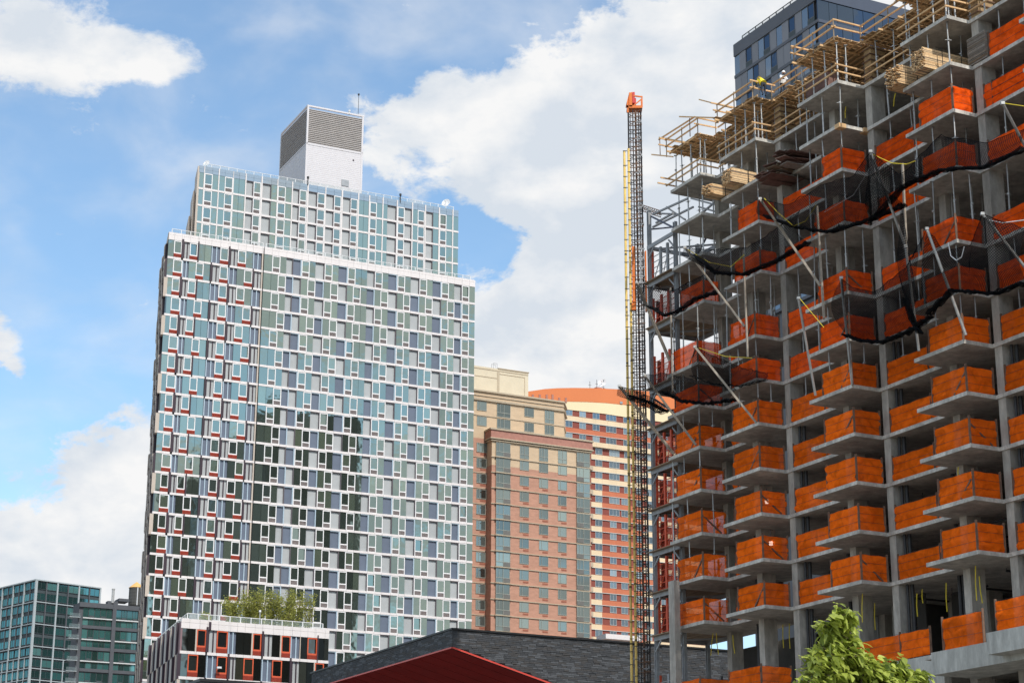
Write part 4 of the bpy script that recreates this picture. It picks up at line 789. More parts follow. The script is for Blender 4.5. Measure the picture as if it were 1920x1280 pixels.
# inner walls and core, with deep interior shade put into their colour
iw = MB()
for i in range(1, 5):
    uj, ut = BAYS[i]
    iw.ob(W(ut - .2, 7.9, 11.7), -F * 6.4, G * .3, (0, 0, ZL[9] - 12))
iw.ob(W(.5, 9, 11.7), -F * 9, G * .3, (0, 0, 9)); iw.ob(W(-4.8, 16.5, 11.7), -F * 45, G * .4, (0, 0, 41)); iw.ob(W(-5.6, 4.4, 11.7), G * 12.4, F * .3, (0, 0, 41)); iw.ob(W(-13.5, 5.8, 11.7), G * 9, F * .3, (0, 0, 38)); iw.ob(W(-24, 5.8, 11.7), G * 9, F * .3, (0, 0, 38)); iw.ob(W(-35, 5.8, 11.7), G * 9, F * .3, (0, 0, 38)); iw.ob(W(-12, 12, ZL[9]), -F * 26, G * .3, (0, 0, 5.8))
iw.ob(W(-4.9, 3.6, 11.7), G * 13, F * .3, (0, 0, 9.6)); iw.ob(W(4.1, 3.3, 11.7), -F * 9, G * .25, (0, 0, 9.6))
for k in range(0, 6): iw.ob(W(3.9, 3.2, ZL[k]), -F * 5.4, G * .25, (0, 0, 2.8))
part(site, 'core_wall', iw, CONC_SHADE)
# spandrel beams at the bottom right
b = MB(); P, u0 = on(1745.5, 1223, -2.9); P2_, u1 = on(1849, 1205.5, -2.9); b.ob(W(u0, -2.9, P.z - 1.25), -F * 14, G * 3.2, (0, 0, 1.25)); part(site, 'spandrel_beam', b, CONCL)
b = MB(); P, u2 = on(1849, 1186, -3.9); b.ob(W(u2, -3.9, P.z - 1.15), -F * 14, G * 3.2, (0, 0, 1.15)); part(site, 'spandrel_beam', b, CONCL); ZB2 = P.z
b = MB(); P, u3 = on(1690, 1236, -1.6); b.ob(W(u3 + 6, -1.4, P.z - 2.6), -F * 9.5, G * .5, (0, 0, 2.6)); part(site, 'curb_wall', b, CONCL)
# service pipes in the open bays
for i in range(1, 5):
    uj, ut = BAYS[i]
    for (uu, gg, r) in ((uj - 1.0, .5, .09), (uj - 1.15, .75, .12), (ut + .9, 1.3, .09), (ut + 1.25, 1.3, .13)):
        b = MB().tube(W(uu, gg, 17.1), W(uu, gg, ZL[4 if i != 2 else 5]), r, 8); part(site, 'riser_pipe', b, DSTEEL)
for k, z in ((0, ZL[0]), (1, ZL[1]), (2, ZL[2])):
    for j in range(9 if k == 0 else 3):
        u = rs.uniform(-36, -3); g = rs.uniform(1.2, 5); L_ = rs.uniform(1.5, 5); h_ = z - ST - rs.uniform(.15, .5); b = MB()
        if rs.random() < .5: b.tube(W(u, g, h_), W(u - L_, g, h_), .07, 6)
        else: b.tube(W(u, g, h_), W(u, g + L_, h_), .07, 6)
        b.bar(W(u, g, h_), W(u, g, z - ST), .03); part(site, 'ceiling_pipe', b, DSTEEL)
for j in range(26):
    u = rs.uniform(-40, -4); g = rs.uniform(2.5, 8.5); wd = rs.choice((.08, .12, .3, .9)); part(site, 'interior_stud', MB().ob(W(u, g, 17.1), F * wd, G * .1, (0, 0, ZL[0] - ST - 17.15)), rs.choice((STEELB, CONC_SHADE, DSTEEL, CONCL)))
# lit work lamps seen in the dark floors
LAMP = bpy.data.materials.new('lamp_glow'); LAMP.use_nodes = True; e = LAMP.node_tree.nodes['Principled BSDF']; e.inputs['Emission Color'].default_value = (1, .93, .8, 1); e.inputs['Emission Strength'].default_value = 6
for n_, (x, y, g, lb) in enumerate(((1438, 940, -1.2, 'lit work lamp behind the orange netting, upper of the two in the second stack'), (1445.5, 1018, -1.2, 'lit work lamp behind the orange netting, lower of the two in the second stack'), (1450.5, 1198, 3.0, 'lit work lamp hanging in the tall open floor at the bottom'))):
    P, _ = on(x, y, g); t = thing('work_lamp', lb, 'lamp', P); part(t, 'bulb', MB().tube(P - Vector((0, 0, .12)), P + Vector((0, 0, .12)), .13, 8), LAMP); part(t, 'cable', MB().tube(P + Vector((0, 0, .1)), P + Vector((0, 0, .9)), .02, 4), DSTEEL)
# yellow straps
for n_, (x, y0_, y1_, g, lean) in enumerate(sorted(((1426, 1165, 1215, .5, .3), (1435, 1160, 1210, .8, -.2), (1337, 1186, 1228, .5, -.35), (1343, 1186, 1226, .5, .35), (1374, 1190, 1224, .8, .3), (1468, 1170, 1214, 1.2, .1), (1480, 1168, 1215, 1.2, .1), (1617, 1112, 1166, -.6, 0), (1640, 1130, 1180, 1, .1), (1719, 1112, 1155, .8, .1), (1729, 1104, 1130, 1, .1), (1774, 1092, 1146, .5, .15), (1829, 1060, 1125, -.6, .2), (1836, 1080, 1130, -.3, .5), (1797, 875, 893, -1.0, 0), (1586, 200, 222, .2, -.1), (1679, 175, 200, 1, -.3), (1398, 285, 300, .4, .2)))):
    P, _ = on(x, y0_, g); Q, _ = on(x + lean * 12, y1_, g); m_ = P.lerp(Q, .5) + F * .05
    single('yellow_strap', MB().bar(P, m_, .05).bar(m_, Q, .05), YELR, 'yellow strap hanging in an open floor, the %s one counted from the left' % ['first', 'second', 'third', 'fourth', 'fifth', 'sixth', 'seventh', 'eighth', 'ninth', 'tenth', 'eleventh', 'twelfth', 'thirteenth', 'fourteenth', 'fifteenth', 'sixteenth', 'seventeenth', 'eighteenth'][n_], 'strap', 'yellow straps hanging in the unfinished floors')

# ---- shoring posts
pm_ = MB(); pm_.tube((0, 0, 0), (0, 0, .58), .055, 7).tube((0, 0, .58), (0, 0, 1), .04, 7); SH1 = pm_.mesh('shoring_post', STEEL)
plate = MB().box(-.11, .11, -.11, .11, 0, .02).mesh('plate', STEEL); collar = MB().tube((0, 0, 0), (0, 0, .09), .085, 8).box(-.2, .2, -.015, .015, .03, .055).mesh('collar', STEEL)
nprop = 0
def prop(u, g, z0, z1, grp, lab):
    global nprop
    nprop += 1; h = z1 - z0
    if nprop > 296: return
    u += rs.uniform(-.06, .06); g += rs.uniform(-.05, .05)
    o = bpy.data.objects.new('shoring_post', None); C.objects.link(o); o.location = W(u, g, z0)
    t_ = link('tube', SH1, o, (0, 0, 0)); t_.scale = (1, 1, h); t_.rotation_euler = (rs.gauss(0, .012), rs.gauss(0, .012), 0)
    c_ = link('collar', collar, o, (0, 0, h * .56)); c_.rotation_euler.z = rs.uniform(0, 3); link('plate', plate, o, (0, 0, 0)); link('plate', plate, o, (0, 0, h - .021))
    tag(o, lab, 'shoring post', grp)
for k in range(11):
    z0 = ZL[k]; z1 = (ZL[k + 1] - ST) if k < 10 else ZDK - .32
    for i in range(0, 5):
        uj, ut = BAYS[i]; d = (DLO if k < 7 else DUP)[i]; prev = BAYS[i - 1][0] if i else None
        grp = 'shoring posts holding up the slabs'; lab = 'slender grey shoring post between slabs in the %s balcony stack, floor %d from the bottom' % (BN[i], k + 1)
        P_ = []
        if k == 10: P_ = [(uj + .3, -d + .25), (uj + 1.6, -d + .25), (uj + 2.9, -d + .25), (ut - .3, -d + .3), (uj + .3, -d / 2), (uj + 1.5, -.2), (uj + 3, -.2), (uj + .3, .5), (uj + 2, 1.8), (uj + 3.6, 1.8), (ut - .3, .8)] + ([(prev - 1.2, .25), (prev - 3.0, .25), (prev - 4.6, .25), (prev - 2, 1.8), (prev - 4, 1.8)] if i else [])
        elif k >= 7: P_ = [(uj + .35, -d + .35), (uj + 2.3, -d + .35), (ut - .35, -d + .5), (uj + 1.6, .6), (uj + 3.4, .6)] + ([(prev - 2.2, .3), (prev - 4.4, .3)] if i else [])
        elif k == 6: P_ = [(uj + .35, -d + .35), (uj + 2.3, -d + .35), (ut - .4, -d + .5), (uj + .3, -.5), (uj + 1.6, .6), (uj + 3.4, .6), (uj + 2.5, 2.2)] + ([(prev - 1.9, .3), (prev - 4.3, .3), (prev - 3.2, 2.2)] if i else [])
        elif k == 5: P_ = [(uj + .4, -d + .3), (uj + 2.6, -d + .35), (ut - .6, -d + .6)] + ([(prev - 2.1, .35), (prev - 4.0, .35)] if i else [])
        elif k == 4: P_ = [(uj + .4, -d + .3), (uj + 2.6, -d + .35), (uj + .3, -.8)] + ([(prev - 2.1, .35)] if i > 1 else [])
        elif k == 3 and i == 0: P_ = [(uj + .4, -d + .3), (uj + 2.6, -d + .35), (ut - .1, -d + .3)]
        elif k in (1, 2) and i == 0: P_ = [(uj + 2.2, -d + .35), (ut - .1, -d + .3), (uj + .2, -1.0)]
        P_.sort(key=lambda q: proj(W(q[0], q[1], z0))[0])
        for n_, (u, g) in enumerate(P_): prop(u, g, z0, z1, grp, '%s shoring post from the left on the %s floor of the %s balcony stack' % (['first', 'second', 'third', 'fourth', 'fifth', 'sixth', 'seventh', 'eighth', 'ninth', 'tenth', 'eleventh', 'twelfth', 'thirteenth', 'fourteenth', 'fifteenth', 'sixteenth', 'seventeenth'][n_], ['lowest', 'second', 'third', 'fourth', 'fifth', 'sixth', 'tall seventh', 'eighth', 'ninth', 'tenth', 'topmost'][k], BN[i]))

# ---- orange debris netting
def wrinkled(P, Q, h, nx, ny, seed, amp=.12, lean=.0, out=None):
    """hanging sheet from P to Q, h high; creases pulled between ties"""
    P = Vector(P); Q = Vector(Q); d = Q - P; n = (out or d.cross(Vector((0, 0, 1)))).normalized(); V = []; Fc = []
    for j in range(ny + 1):
        for i in range(nx + 1):
            s = i / nx; t = j / ny; e = noise.noise(Vector((s * d.length * 1.1 + seed * 7.3, t * 2.6, seed))) + .6 * noise.noise(Vector((s * d.length * 2.4 + t * 3, t * 3.3 - s * 2, seed + 5)))
            sag = .09 * abs(sin(s * pi * 2 + seed)) * t + .05 * noise.noise(Vector((s * 5, seed, 1))) * t
            V.append(P + d * s + n * ((e * amp * 1.3 + .035) * (abs(sin(t * pi * 3)) ** .6 * .85 + .1)) + Vector((0, 0, h * t - sag * (.35 if t > .9 else 1))))
    for j in range(ny):
        for i in range(nx): o = j * (nx + 1) + i; Fc.append((o, o + 1, o + nx + 2, o + nx + 1))
    return V, Fc
def barrier(segs, h, label, cat='safety netting', grp='orange debris netting on the balconies', posts=True, brace=0, seed=1):
    p0 = segs[0][0]; t = thing('debris_netting', label, cat, p0, grp)
    for k, (A, B) in enumerate(segs):
        L_ = (B - A).length; nx = max(4, int(L_ * 4)); V, Fc = wrinkled(A, B, h, nx + 3, 12, seed + k * 3.1); part(t, 'sheet', MB().add(V, Fc), ORSU if A.z > 36 else ORSH, smooth=True)
        c = MB()
        for zz in (.333, .667, 1.0): c.bar(A + (B - A).cross(Vector((0, 0, 1))).normalized() * .05 + Vector((0, 0, h * zz)), B + (B - A).cross(Vector((0, 0, 1))).normalized() * .05 + Vector((0, 0, h * zz)), .012)
        part(t, 'cable', c, DSTEEL)
    if posts:
        for A in [segs[0][0]] + [s_[1] for s_ in segs]: part(t, 'post', MB().box(A.x - .06, A.x + .06, A.y - .06, A.y + .06, A.z, A.z + h + .12), RUST)
    if brace and len(segs) > 1:
        c = segs[0][1]; 
        if brace == 1: e = c + (segs[0][0] - c).normalized() * 1.1
        else: e = c + (segs[1][1] - c) * .8
        part(t, 'brace', MB().bar(c + Vector((0, 0, h * .78)), e + Vector((0, 0, .05)), .1), RUST)
    return t
ORDN = ['bottom', 'second', 'third', 'fourth', 'fifth', 'sixth', 'seventh', 'eighth', 'ninth', 'tenth', 'eleventh']
HB = 1.52
sheets_hi = {0: 8, 1: 9, 2: 9, 3: 10, 4: 10}
for k in range(0, 10):
    z = ZL[k] + .01
    for i in range(5):
        uj, ut = BAYS[i]; d = (DLO if k < 7 else DUP)[i]; sd_ = k * 5 + i
        if k < sheets_hi[i] and not (k == 9):
            if (i, k) == (0, 9): continue
            st = 1.35 if k < 7 and i else (1.3 if i else .9); us = ut - st
            if (i, k) in ((1, 8),): us = ut - 1.9
            if (i, k) in ((2, 8), (2, 9)): us = uj + 2.2
            A = W(us, -d + .12, z); B_ = W(uj + .14, -d + .12, z); D_e = W(uj + .12, -.05, z)
            barrier([(A, B_), (B_, D_e)], HB + rs.uniform(-.06, .08), 'orange netting round the %s balcony from below in the %s balcony stack from the left' % (ORDN[k], BN[i]), brace=rs.choice((0, 1, 1, 2, 2)) if k < 7 else 0, seed=sd_)
        if i and k < 9 and not (k == 8 and i == 1):
            pj = BAYS[i - 1][0]; hi = HB + rs.uniform(-.05, .05)
            if k >= 7 and i == 1: continue
            A = W(pj - .75, .12, z); M1 = W(ut + 1.4, .14, z); E_ = W(ut + .05, .12, z)
            barrier([(A, M1), (M1, E_)], hi, 'flat orange netting in the recess left of the %s balcony, %s floor from below' % (BN[i], ORDN[k]), grp='orange debris netting in the recesses', seed=sd_ + 50)
# bright netting, top right and bottom
z = ZL[9]; barrier([(W(-29.6, .15, z), W(-34, .15, z))], 1.55, 'orange netting in the recess at the right edge, under the grey board stack', grp='orange debris netting in the recesses', seed=91)
z = ZL[8]; barrier([(W(-29.6, .15, z), W(-34, .15, z))], 1.5, 'orange netting in the recess at the right edge, behind the upper black net', grp='orange debris netting in the recesses', seed=92)
for i in (0, 1, 2):
    uj, ut = BAYS[i]; z = 17.1; 
    if i < 2: barrier([(W(ut - .6, -2.4, z), W(uj + .2, -2.4, z)), (W(uj + .2, -2.4, z), W(uj + .2, -.1, z))], 1.45, 'orange netting along the bottom edge of the picture in the %s balcony stack' % BN[i], seed=70 + i)
P0_, ua0 = on(1602, 1240, -1.2); P1_, ub0 = on(1690, 1236, -1.2); P2_, uc0 = on(1746, 1221, -1.2); zz = P1_.z
barrier([(W(ua0, -1.2, zz), W(ub0, -1.2, zz)), (W(ub0, -1.2, zz), W(uc0, -1.2, zz))], 1.5, 'orange netting on the curb wall behind the green tree', seed=81)
P1_, ua1 = on(1770, 1219, -2.7); P2_, ub1 = on(1846, 1203, -2.7); barrier([(W(ua1, -2.7, P1_.z), W(ub1, -2.7, P1_.z))], 1.75, 'orange netting standing on the wide pale spandrel beam', seed=83)
P1_, ua2 = on(1870, 1182, -3.7); barrier([(W(ua2, -3.7, ZB2), W(ua2 - 4.5, -3.7, ZB2)), ], 1.6, 'bright orange netting on the upper spandrel beam at the right edge', seed=85)

# ---- timber formwork above the top slab
fw = thing('formwork_deck', 'timber formwork deck of planks and joists on posts above the top slab', 'formwork', W(-12, 0, ZL[10]))
rf = random.Random(5)
def strip(u0, u1, g0, g1, bay):
    z = ZDK
    n = int(abs(u0 - u1) / .42)
    for i in range(n):                     # plywood / plank boards across
        ua_ = u0 + (u1 - u0) * i / n; wd = (u1 - u0) / n * .93; ex = rf.uniform(0, .14) if rf.random() < .8 else rf.uniform(.2, .5)
        part(fw, 'board', MB().ob(W(ua_, g0 - ex, z - .05 + rf.uniform(0, .006)), F * wd, G * (g1 - g0 + ex), (0, 0, .035)), PLY if rf.random() < .6 else WOOD)
    m = int((g1 - g0) / .5) + 1
    for j in range(m):
        g = g0 + (g1 - g0) * j / max(1, m - 1); e = rf.uniform(.05, .5) if j == 0 else .1
        part(fw, 'joist', MB().ob(W(u0 + e * (1 if u0 > u1 else -1), g, z - .17), F * (u1 - u0 - 2 * e), G * .07, (0, 0, .11)), WOOD)
    for j in range(max(2, int(abs(u0 - u1) / 1.5))):
        u = u0 + (u1 - u0) * (j + .25) / max(2, int(abs(u0 - u1) / 1.5)); part(fw, 'stringer', MB().ob(W(u, g0 - rf.uniform(.2, .6), z - .31), G * (g1 - g0 + .8), F * .09, (0, 0, .13)), WOOD)
for i, (uj, ut) in enumerate(BAYS[:4]):
    d = DUP[i]; strip(ut if i else 4.0, uj - .05, -d - .05, 0.3, i)
    if i: strip(BAYS[i - 1][0] - .1, ut, -.05, 4.5, i)
    part(fw, 'rear_deck', MB().ob(W(ut, .3, ZDK - .08), F * (uj - ut), G * (4.5 if i else 3.2), (0, 0, .05)), PLY)
    # rear joists
    for j in range(8): part(fw, 'joist', MB().ob(W(ut - .2, .6 + j * .5, ZDK - .2), F * (uj - ut + .3), G * .07, (0, 0, .11)), WOOD)
    # column forms below deck
for i in range(1, 5):
    uj, ut = BAYS[i]
    b = MB().ob(W(uj - .05, .15, ZL[10]), -F * .7, G * 1.15, (0, 0, 2.6)); part(fw, 'column_form', b, PLY); c = MB()
    for j in range(6): c.bar(W(uj + .05, .05, ZL[10] + .3 + j * .42), W(uj - .85, .05, ZL[10] + .3 + j * .42), .06); c.bar(W(uj - .8, .0, ZL[10] + .3 + j * .42), W(uj - .8, 1.4, ZL[10] + .3 + j * .42), .06)
    part(fw, 'form_clamp', c, RUST)
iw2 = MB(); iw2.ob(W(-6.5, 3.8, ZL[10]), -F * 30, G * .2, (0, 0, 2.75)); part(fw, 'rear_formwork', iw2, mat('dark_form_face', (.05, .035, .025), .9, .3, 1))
q = W(-13.4, -1.55, ZL[10] + .12); part(fw, 'form_panel', MB().ob(q, -F * 2.4, G * .08, (0, 0, 1.35)), PLYR); part(fw, 'form_panel', MB().ob(q - F * 2.5, G * 1.0, F * .08, (0, 0, 1.25)), PLYR)
# rails: around the deck and between slab and deck
def rail(A, B_, ex=.35, r=.085): 
    A = Vector(A); B_ = Vector(B_); d = (B_ - A).normalized(); return MB().bar(A - d * ex * rf.random() - Vector((0, 0, rf.uniform(0, .05))), B_ + d * ex * rf.random() + Vector((0, 0, rf.uniform(-.03, .05))), r, r * 1.1)
gr = thing('guard_rail', 'raw timber guard rails round the top formwork deck and the open top floor', 'guard rail', W(-12, -2, ZL[10]))
for lv, (zb, hs, dd) in enumerate(((ZDK, (.62, 1.15), .12), (ZL[10], (.55, 1.05), .05))):
    for i, (uj, ut) in enumerate(BAYS[:4]):
        d = DUP[i] + dd; us = ut if i else 4.4
        for h_ in hs:
            part(gr, 'rail', rail(W(us, -d, zb + h_), W(uj, -d, zb + h_)), WOOD); part(gr, 'rail', rail(W(uj, -d, zb + h_ + .06), W(uj, 0, zb + h_ + .06)), WOOD)
            nx = BAYS[i + 1][1]; part(gr, 'rail', rail(W(uj - .4, -.05, zb + h_), W(nx, -.05, zb + h_)), WOOD)
            if i == 0: part(gr, 'rail', rail(W(us, -d - .6, zb + h_), W(us, 2.2, zb + h_)), WOOD)
            elif lv == 0: part(gr, 'rail', rail(W(ut, -d - .2, zb + h_ + .05), W(ut, .2, zb + h_ + .05)), WOOD)
        if lv == 0:
            for (u, g) in ((us, -d), (uj, -d), (uj, 0), (uj - 3, -.05), (us - 2.2, -d)): part(gr, 'post', MB().bar(W(u, g, zb - .3), W(u, g, zb + 1.25), .07), WOODD)
# extra far-left rail that sticks out, on its hook posts
for (a, c) in (((1235, 262), (1303, 219)), ((1274, 219), (1340, 221)), ((1236, 258), (1282, 266)), ((1222, 290), (1262, 294)), ((1311, 187), (1372, 203))):
    A, _ = on(a[0], a[1], -1.7); B_, _ = on(c[0], c[1], -1.5); part(gr, 'rail', MB().bar(A, B_, .09), WOOD)
for (x, y0_, y1_) in ((1237, 262, 292), (1293, 222, 256)): A, _ = on(x, y0_, -1.6); B_, _ = on(x + 1, y1_, -1.6); part(gr, 'hook_post', MB().bar(A, B_, .06), RUST)

# ---- lumber bundles and boards
def bundle(x, y, z, g, wF, h, L_, label, seed, mats=(WOOD, WOOD, WOODD), tilt=0, bw=.095, bh=.045, ragged=.22, cat='lumber stack', name='lumber_bundle'):
    """x, y: lower corner of its end nearest the camera"""
    P, u, g_ = onz(x, y, z); r = random.Random(seed); t = thing(name, label, cat, W(u, g_, z)); nu = max(1, int(wF / bw)); nh = max(1, int(h / bh)); bs = {}
    for j in range(nh):
        for i in range(nu):
            e = r.uniform(-ragged, ragged) * .5; ua_ = u + i * wF / nu
            key = r.choice((0, 0, 1, 2)); bs.setdefault(key, MB()).ob(W(ua_, g_ + e, z + .1 + j * h / nh), F * (wF / nu * .93), G * (L_ - e), (0, 0, h / nh * .9))
    mm = [mats[0], mats[0] if len(mats) < 2 else mats[1], mats[-1]]
    for key, mb in bs.items(): part(t, 'lumber', mb, mm[key], kind='stuff')
    b = MB()
    for k in (.3, .62): b.ob(W(u - .02, g_ + L_ * k, z + .06), F * (wF + .04), G * .04, (0, 0, .02)); b.ob(W(u - .025, g_ + L_ * k, z + .06), F * .02, G * .04, (0, 0, h + .06)); b.ob(W(u - .02, g_ + L_ * k, z + .1 + h), F * (wF + .04), G * .04, (0, 0, .015))
    part(t, 'strap', b, DSTEEL)
    b = MB()
    for k in (.4, .8): b.ob(W(u, g_ + L_ * k, z), F * wF, G * .1, (0, 0, .09))
    part(t, 'sleeper', b, WOODD); return t
WB = mat('fresh_lumber', (.80, .56, .31), .8, .18, 5)
z9 = ZL[9]
bundle(1372, 341.5, z9, 0, 1.15, 1.05, 4.6, 'large bundle of fresh lumber poking out, right of the smaller one on the second stack', 1, (WB, WOOD, WOODD))
bundle(1333, 364, z9, 0, 1.0, .75, 4.0, 'smaller bundle of fresh lumber overhanging at the left, lower left of the large one', 2, (WB, WOOD, WOODD), ragged=.5)
bundle(1734, 128, z9, 0, 1.2, 1.3, 4.6, 'large bundle of lumber overhanging high up, right of its neighbour near the upper right corner', 3, (WB, WOOD, WOODD))
bundle(1688.5, 158, z9, 0, 1.25, 1.25, 4.4, 'ragged bundle of lumber overhanging high up, left of its larger neighbour', 4, (WB, WOOD, WOODD), ragged=.55)
bundle(1850, 109, z9, 0, 1.75, 1.75, 3.2, 'tall strapped stack of grey plywood sheets near the upper right corner', 5, (PLYG, PLYG, WOODD), bw=1.75, bh=.035, ragged=.12, cat='plywood stack', name='plywood_stack')
for n_, (x, y, L_, wF, h, lb) in enumerate(((1452, 326, 2.6, 2.0, .45, 'lowest pile of worn form boards sticking out left of the third balcony stack'), (1474, 303, 2.8, 1.6, .5, 'middle pile of worn reddish form boards left of the third balcony stack'), (1476, 285, 2.2, 1.2, .35, 'top pile of splayed reddish form boards left of the third balcony stack'))):
    P, u = on(x, y, -1.5); t = thing('form_board_pile', lb, 'board pile', P); r = random.Random(n_ + 9)
    for j in range(int(h / .07)):
        for i in range(2):
            a = r.uniform(-.35, .35); o_ = P + F * (r.uniform(-.4, .4) + i * wF / 2) + G * r.uniform(-.5, .5) + Vector((0, 0, j * .07)); dg = (G * cos(a) + F * sin(a)); df = (F * cos(a) - G * sin(a)); part(t, 'board', MB().ob(o_, dg * L_ * r.uniform(.7, 1.1), df * wF * .55, (0, 0, .04)), r.choice((PLYR, PLYR, WOODD, PLYG)))
# support post under the piles is the slab edge below; small blocks on slab edges
for x, y, z, lb in ((1573, 231, ZL[9], 'corner'), (1620, 240, ZL[9], 'inner')):
    P, u, g_ = onz(x, y, z); part(site, 'edge_form_block', MB().ob(W(u - .1, g_ - .06, z - .3), F * .5, G * .55, (0, 0, .3)), WOOD)

# ---- outriggers and black catch nets
def outr(x0, y0, g0, x1, y1, g1, label, pipe=False, wd=.2):
    A, _ = on(x0, y0, g0); B_, _ = on(x1, y1, g1); t = thing('net_outrigger', label, 'outrigger pole', B_, 'outriggers that hold the black catch nets')
    b = MB(); (b.tube(B_, A, .085, 8) if pipe else b.bar(B_, A, wd, wd * .7)); part(t, 'pole', b, STEEL if pipe else OUTR)
    part(t, 'end_fitting', MB().box(A.x - .1, A.x + .1, A.y - .1, A.y + .1, A.z - .08, A.z + .08), STEEL); return A, B_
def plank(x0, y0, x1, y1, g, label):
    A, _ = on(x0, y0, g); B_, _ = on(x1, y1, g); single('outrigger_plank', MB().bar(B_, A, .38, .1), OUTR, label, 'plank', 'upright planks bolted to the slab edges')
plank(1532, 388, 1545, 597, -2.35, 'weathered upright plank left of the third balcony stack'); plank(1394, 470, 1402, 670, -2.35, 'weathered upright plank on the second balcony stack'); plank(1257, 541, 1261, 735, -2.35, 'weathered upright plank at the left end of the slabs'); plank(1692, 308, 1700, 475, -2.3, 'weathered upright plank between the third and fourth balcony stacks')
outr(1425, 373, -5.2, 1538, 536, -2.3, 'outrigger beam rising left from the plank of the third balcony stack'); outr(1632, 284, -5.2, 1698, 462, -2.3, 'long pale outrigger pipe, topmost right of centre', True); outr(1880, 194, -5.0, 1930, 290, -2.3, 'outrigger pipe at the upper right edge', True)
outr(1284, 464, -5.2, 1396, 612, -2.3, 'outrigger beam rising left from the plank of the second balcony stack'); outr(1194, 530, -5.2, 1256, 676, -2.3, 'dark outrigger beam crossing in front of the lattice mast'); outr(1303, 650, -5.0, 1418, 792, -2.1, 'lower outrigger beam leaning on the leftmost balconies'); outr(1208, 703, -5.0, 1305, 834, -2.1, 'lowest outrigger beam near the mast ending on a leftmost balcony'); outr(1161, 723, -6.5, 1263, 850, -2.2, 'outrigger beam reaching furthest left past the mast')
outr(1497, 559, -4.0, 1529, 741, -2.2, 'thin steep outrigger pipe in front of the third balcony stack', True); outr(1577, 521, -3.5, 1598, 721, -2.1, 'steep pale outrigger pipe at the middle of the third balcony stack', True); outr(1738, 429, -4.2, 1811, 628, -2.1, 'outrigger pipe ending on a balcony of the fourth stack', True); outr(1842, 401, -4.5, 1925, 505, -2.1, 'outrigger pipe running off the right edge', True); outr(1698, 462, -2.6, 1723, 658, -2.2, 'long pipe continuing down below the topmost outrigger', True)
def net(top, bot, gt, gb, label, sag=.5, nx=26, ny=9, roll=True, seed=0, bulge=.6):
    """net hung between an upper and a lower line of points (x, y), each with outward offsets"""
    def path(pts, gs):
        Q = [on(x, y, g)[0] for (x, y), g in zip(pts, gs)]; out = []
        L_ = [0]; 
        for a, c in zip(Q, Q[1:]): L_.append(L_[-1] + (c - a).length)
        for i in range(nx + 1):
            s = L_[-1] * i / nx; k = max(j for j in range(len(L_) - 1) if L_[j] <= s + 1e-6); f_ = (s - L_[k]) / max(1e-6, L_[k + 1] - L_[k]); f_ = f_ * f_ * (3 - 2 * f_) * .35 + f_ * .65; out.append(Q[k].lerp(Q[k + 1], min(1, f_)))
        return out
    T = path(top, gt); B_ = path(bot, gb); V = []; Fc = []; uv = []
    for j in range(ny + 1):
        t = j / ny
        for i in range(nx + 1):
            w_ = noise.noise(Vector((i * .35, t * 2, seed))) * .25
            V.append(T[i].lerp(B_[i], t) - Vector((0, 0, sag * sin(pi * t))) - G * (bulge * sin(pi * t) + w_ * sin(pi * t)) + F * w_ * .5)
    for j in range(ny):
        for i in range(nx): o = j * (nx + 1) + i; Fc.append((o, o + 1, o + nx + 2, o + nx + 1))
    t_ = thing('catch_net', label, 'safety net', V[0], 'black catch nets slung across the facade')
    o = part(t_, 'mesh', MB().add(V, Fc), NET, smooth=True); ul = o.data.uv_layers.new(name='UVMap'); cell = .10
    for p in o.data.polygons:
        for li in p.loop_indices:
            vi = o.data.loops[li].vertex_index; i = vi % (nx + 1); j = vi // (nx + 1); wl = sum((T[k + 1] - T[k]).length for k in range(nx)) / nx * i; hl = (T[nx // 2] - B_[nx // 2]).length * j / ny * 1.15; ul.data[li].uv = ((wl + hl) / cell / 1.4, (wl - hl) / cell / 1.4)
    for ln, rr, nm in ((T, .03, 'upper_rope'), (B_, .105 if roll else .03, 'bunched_edge')):
        b = MB()
        for rep in range(1 if nm == 'upper_rope' else 4):
            for i in range(nx):
                a = ln[i] + Vector((0, 0, noise.noise(Vector((i * .7, rep * 3, seed))) * .22)) - G * rep * .12; c = ln[i + 1] + Vector((0, 0, noise.noise(Vector(((i + 1) * .7, rep * 3, seed))) * .22)) - G * rep * .12
                b.tube(a, c, rr * (.7 + .5 * abs(noise.noise(Vector((i * .5, rep, seed + 2))))), 5)
        part(t_, nm, b, NETD)
    return t_
net([(1425, 373), (1478, 385), (1545, 345), (1600, 330), (1632, 284)], [(1440, 405), (1500, 428), (1560, 436), (1640, 412), (1700, 385)], [-5.2, -4.6, -4.2, -4.6, -5.2], [-4.2, -3.8, -3.4, -3.2, -3.0], 'black catch net of the upper tier in front of the third balcony stack', seed=1)
net([(1632, 284), (1690, 330), (1760, 255), (1850, 268), (1925, 240)], [(1640, 412), (1700, 350), (1770, 320), (1850, 315), (1925, 280)], [-5.2, -3.6, -3.2, -3.2, -3.0], [-3.2, -3.2, -3.6, -3.8, -3.6], 'black catch net of the upper tier at the right edge', seed=2, sag=.8)
net([(1284, 464), (1330, 468), (1400, 465), (1440, 440), (1500, 395)], [(1310, 480), (1345, 512), (1400, 515), (1460, 490), (1520, 455)], [-5.2, -4.4, -3.2, -2.6, -2.4], [-5.0, -4.2, -3.6, -3.2, -3.0], 'black catch net drooping in front of the second balcony stack', seed=3)
net([(1194, 530), (1225, 540), (1262, 545), (1310, 520), (1350, 500)], [(1222, 575), (1250, 592), (1275, 585), (1310, 560), (1350, 548)], [-5.2, -4.0, -3.0, -2.4, -2.3], [-5.0, -4.3, -3.6, -3.0, -2.8], 'black catch net beside the lattice mast, upper left', seed=4)
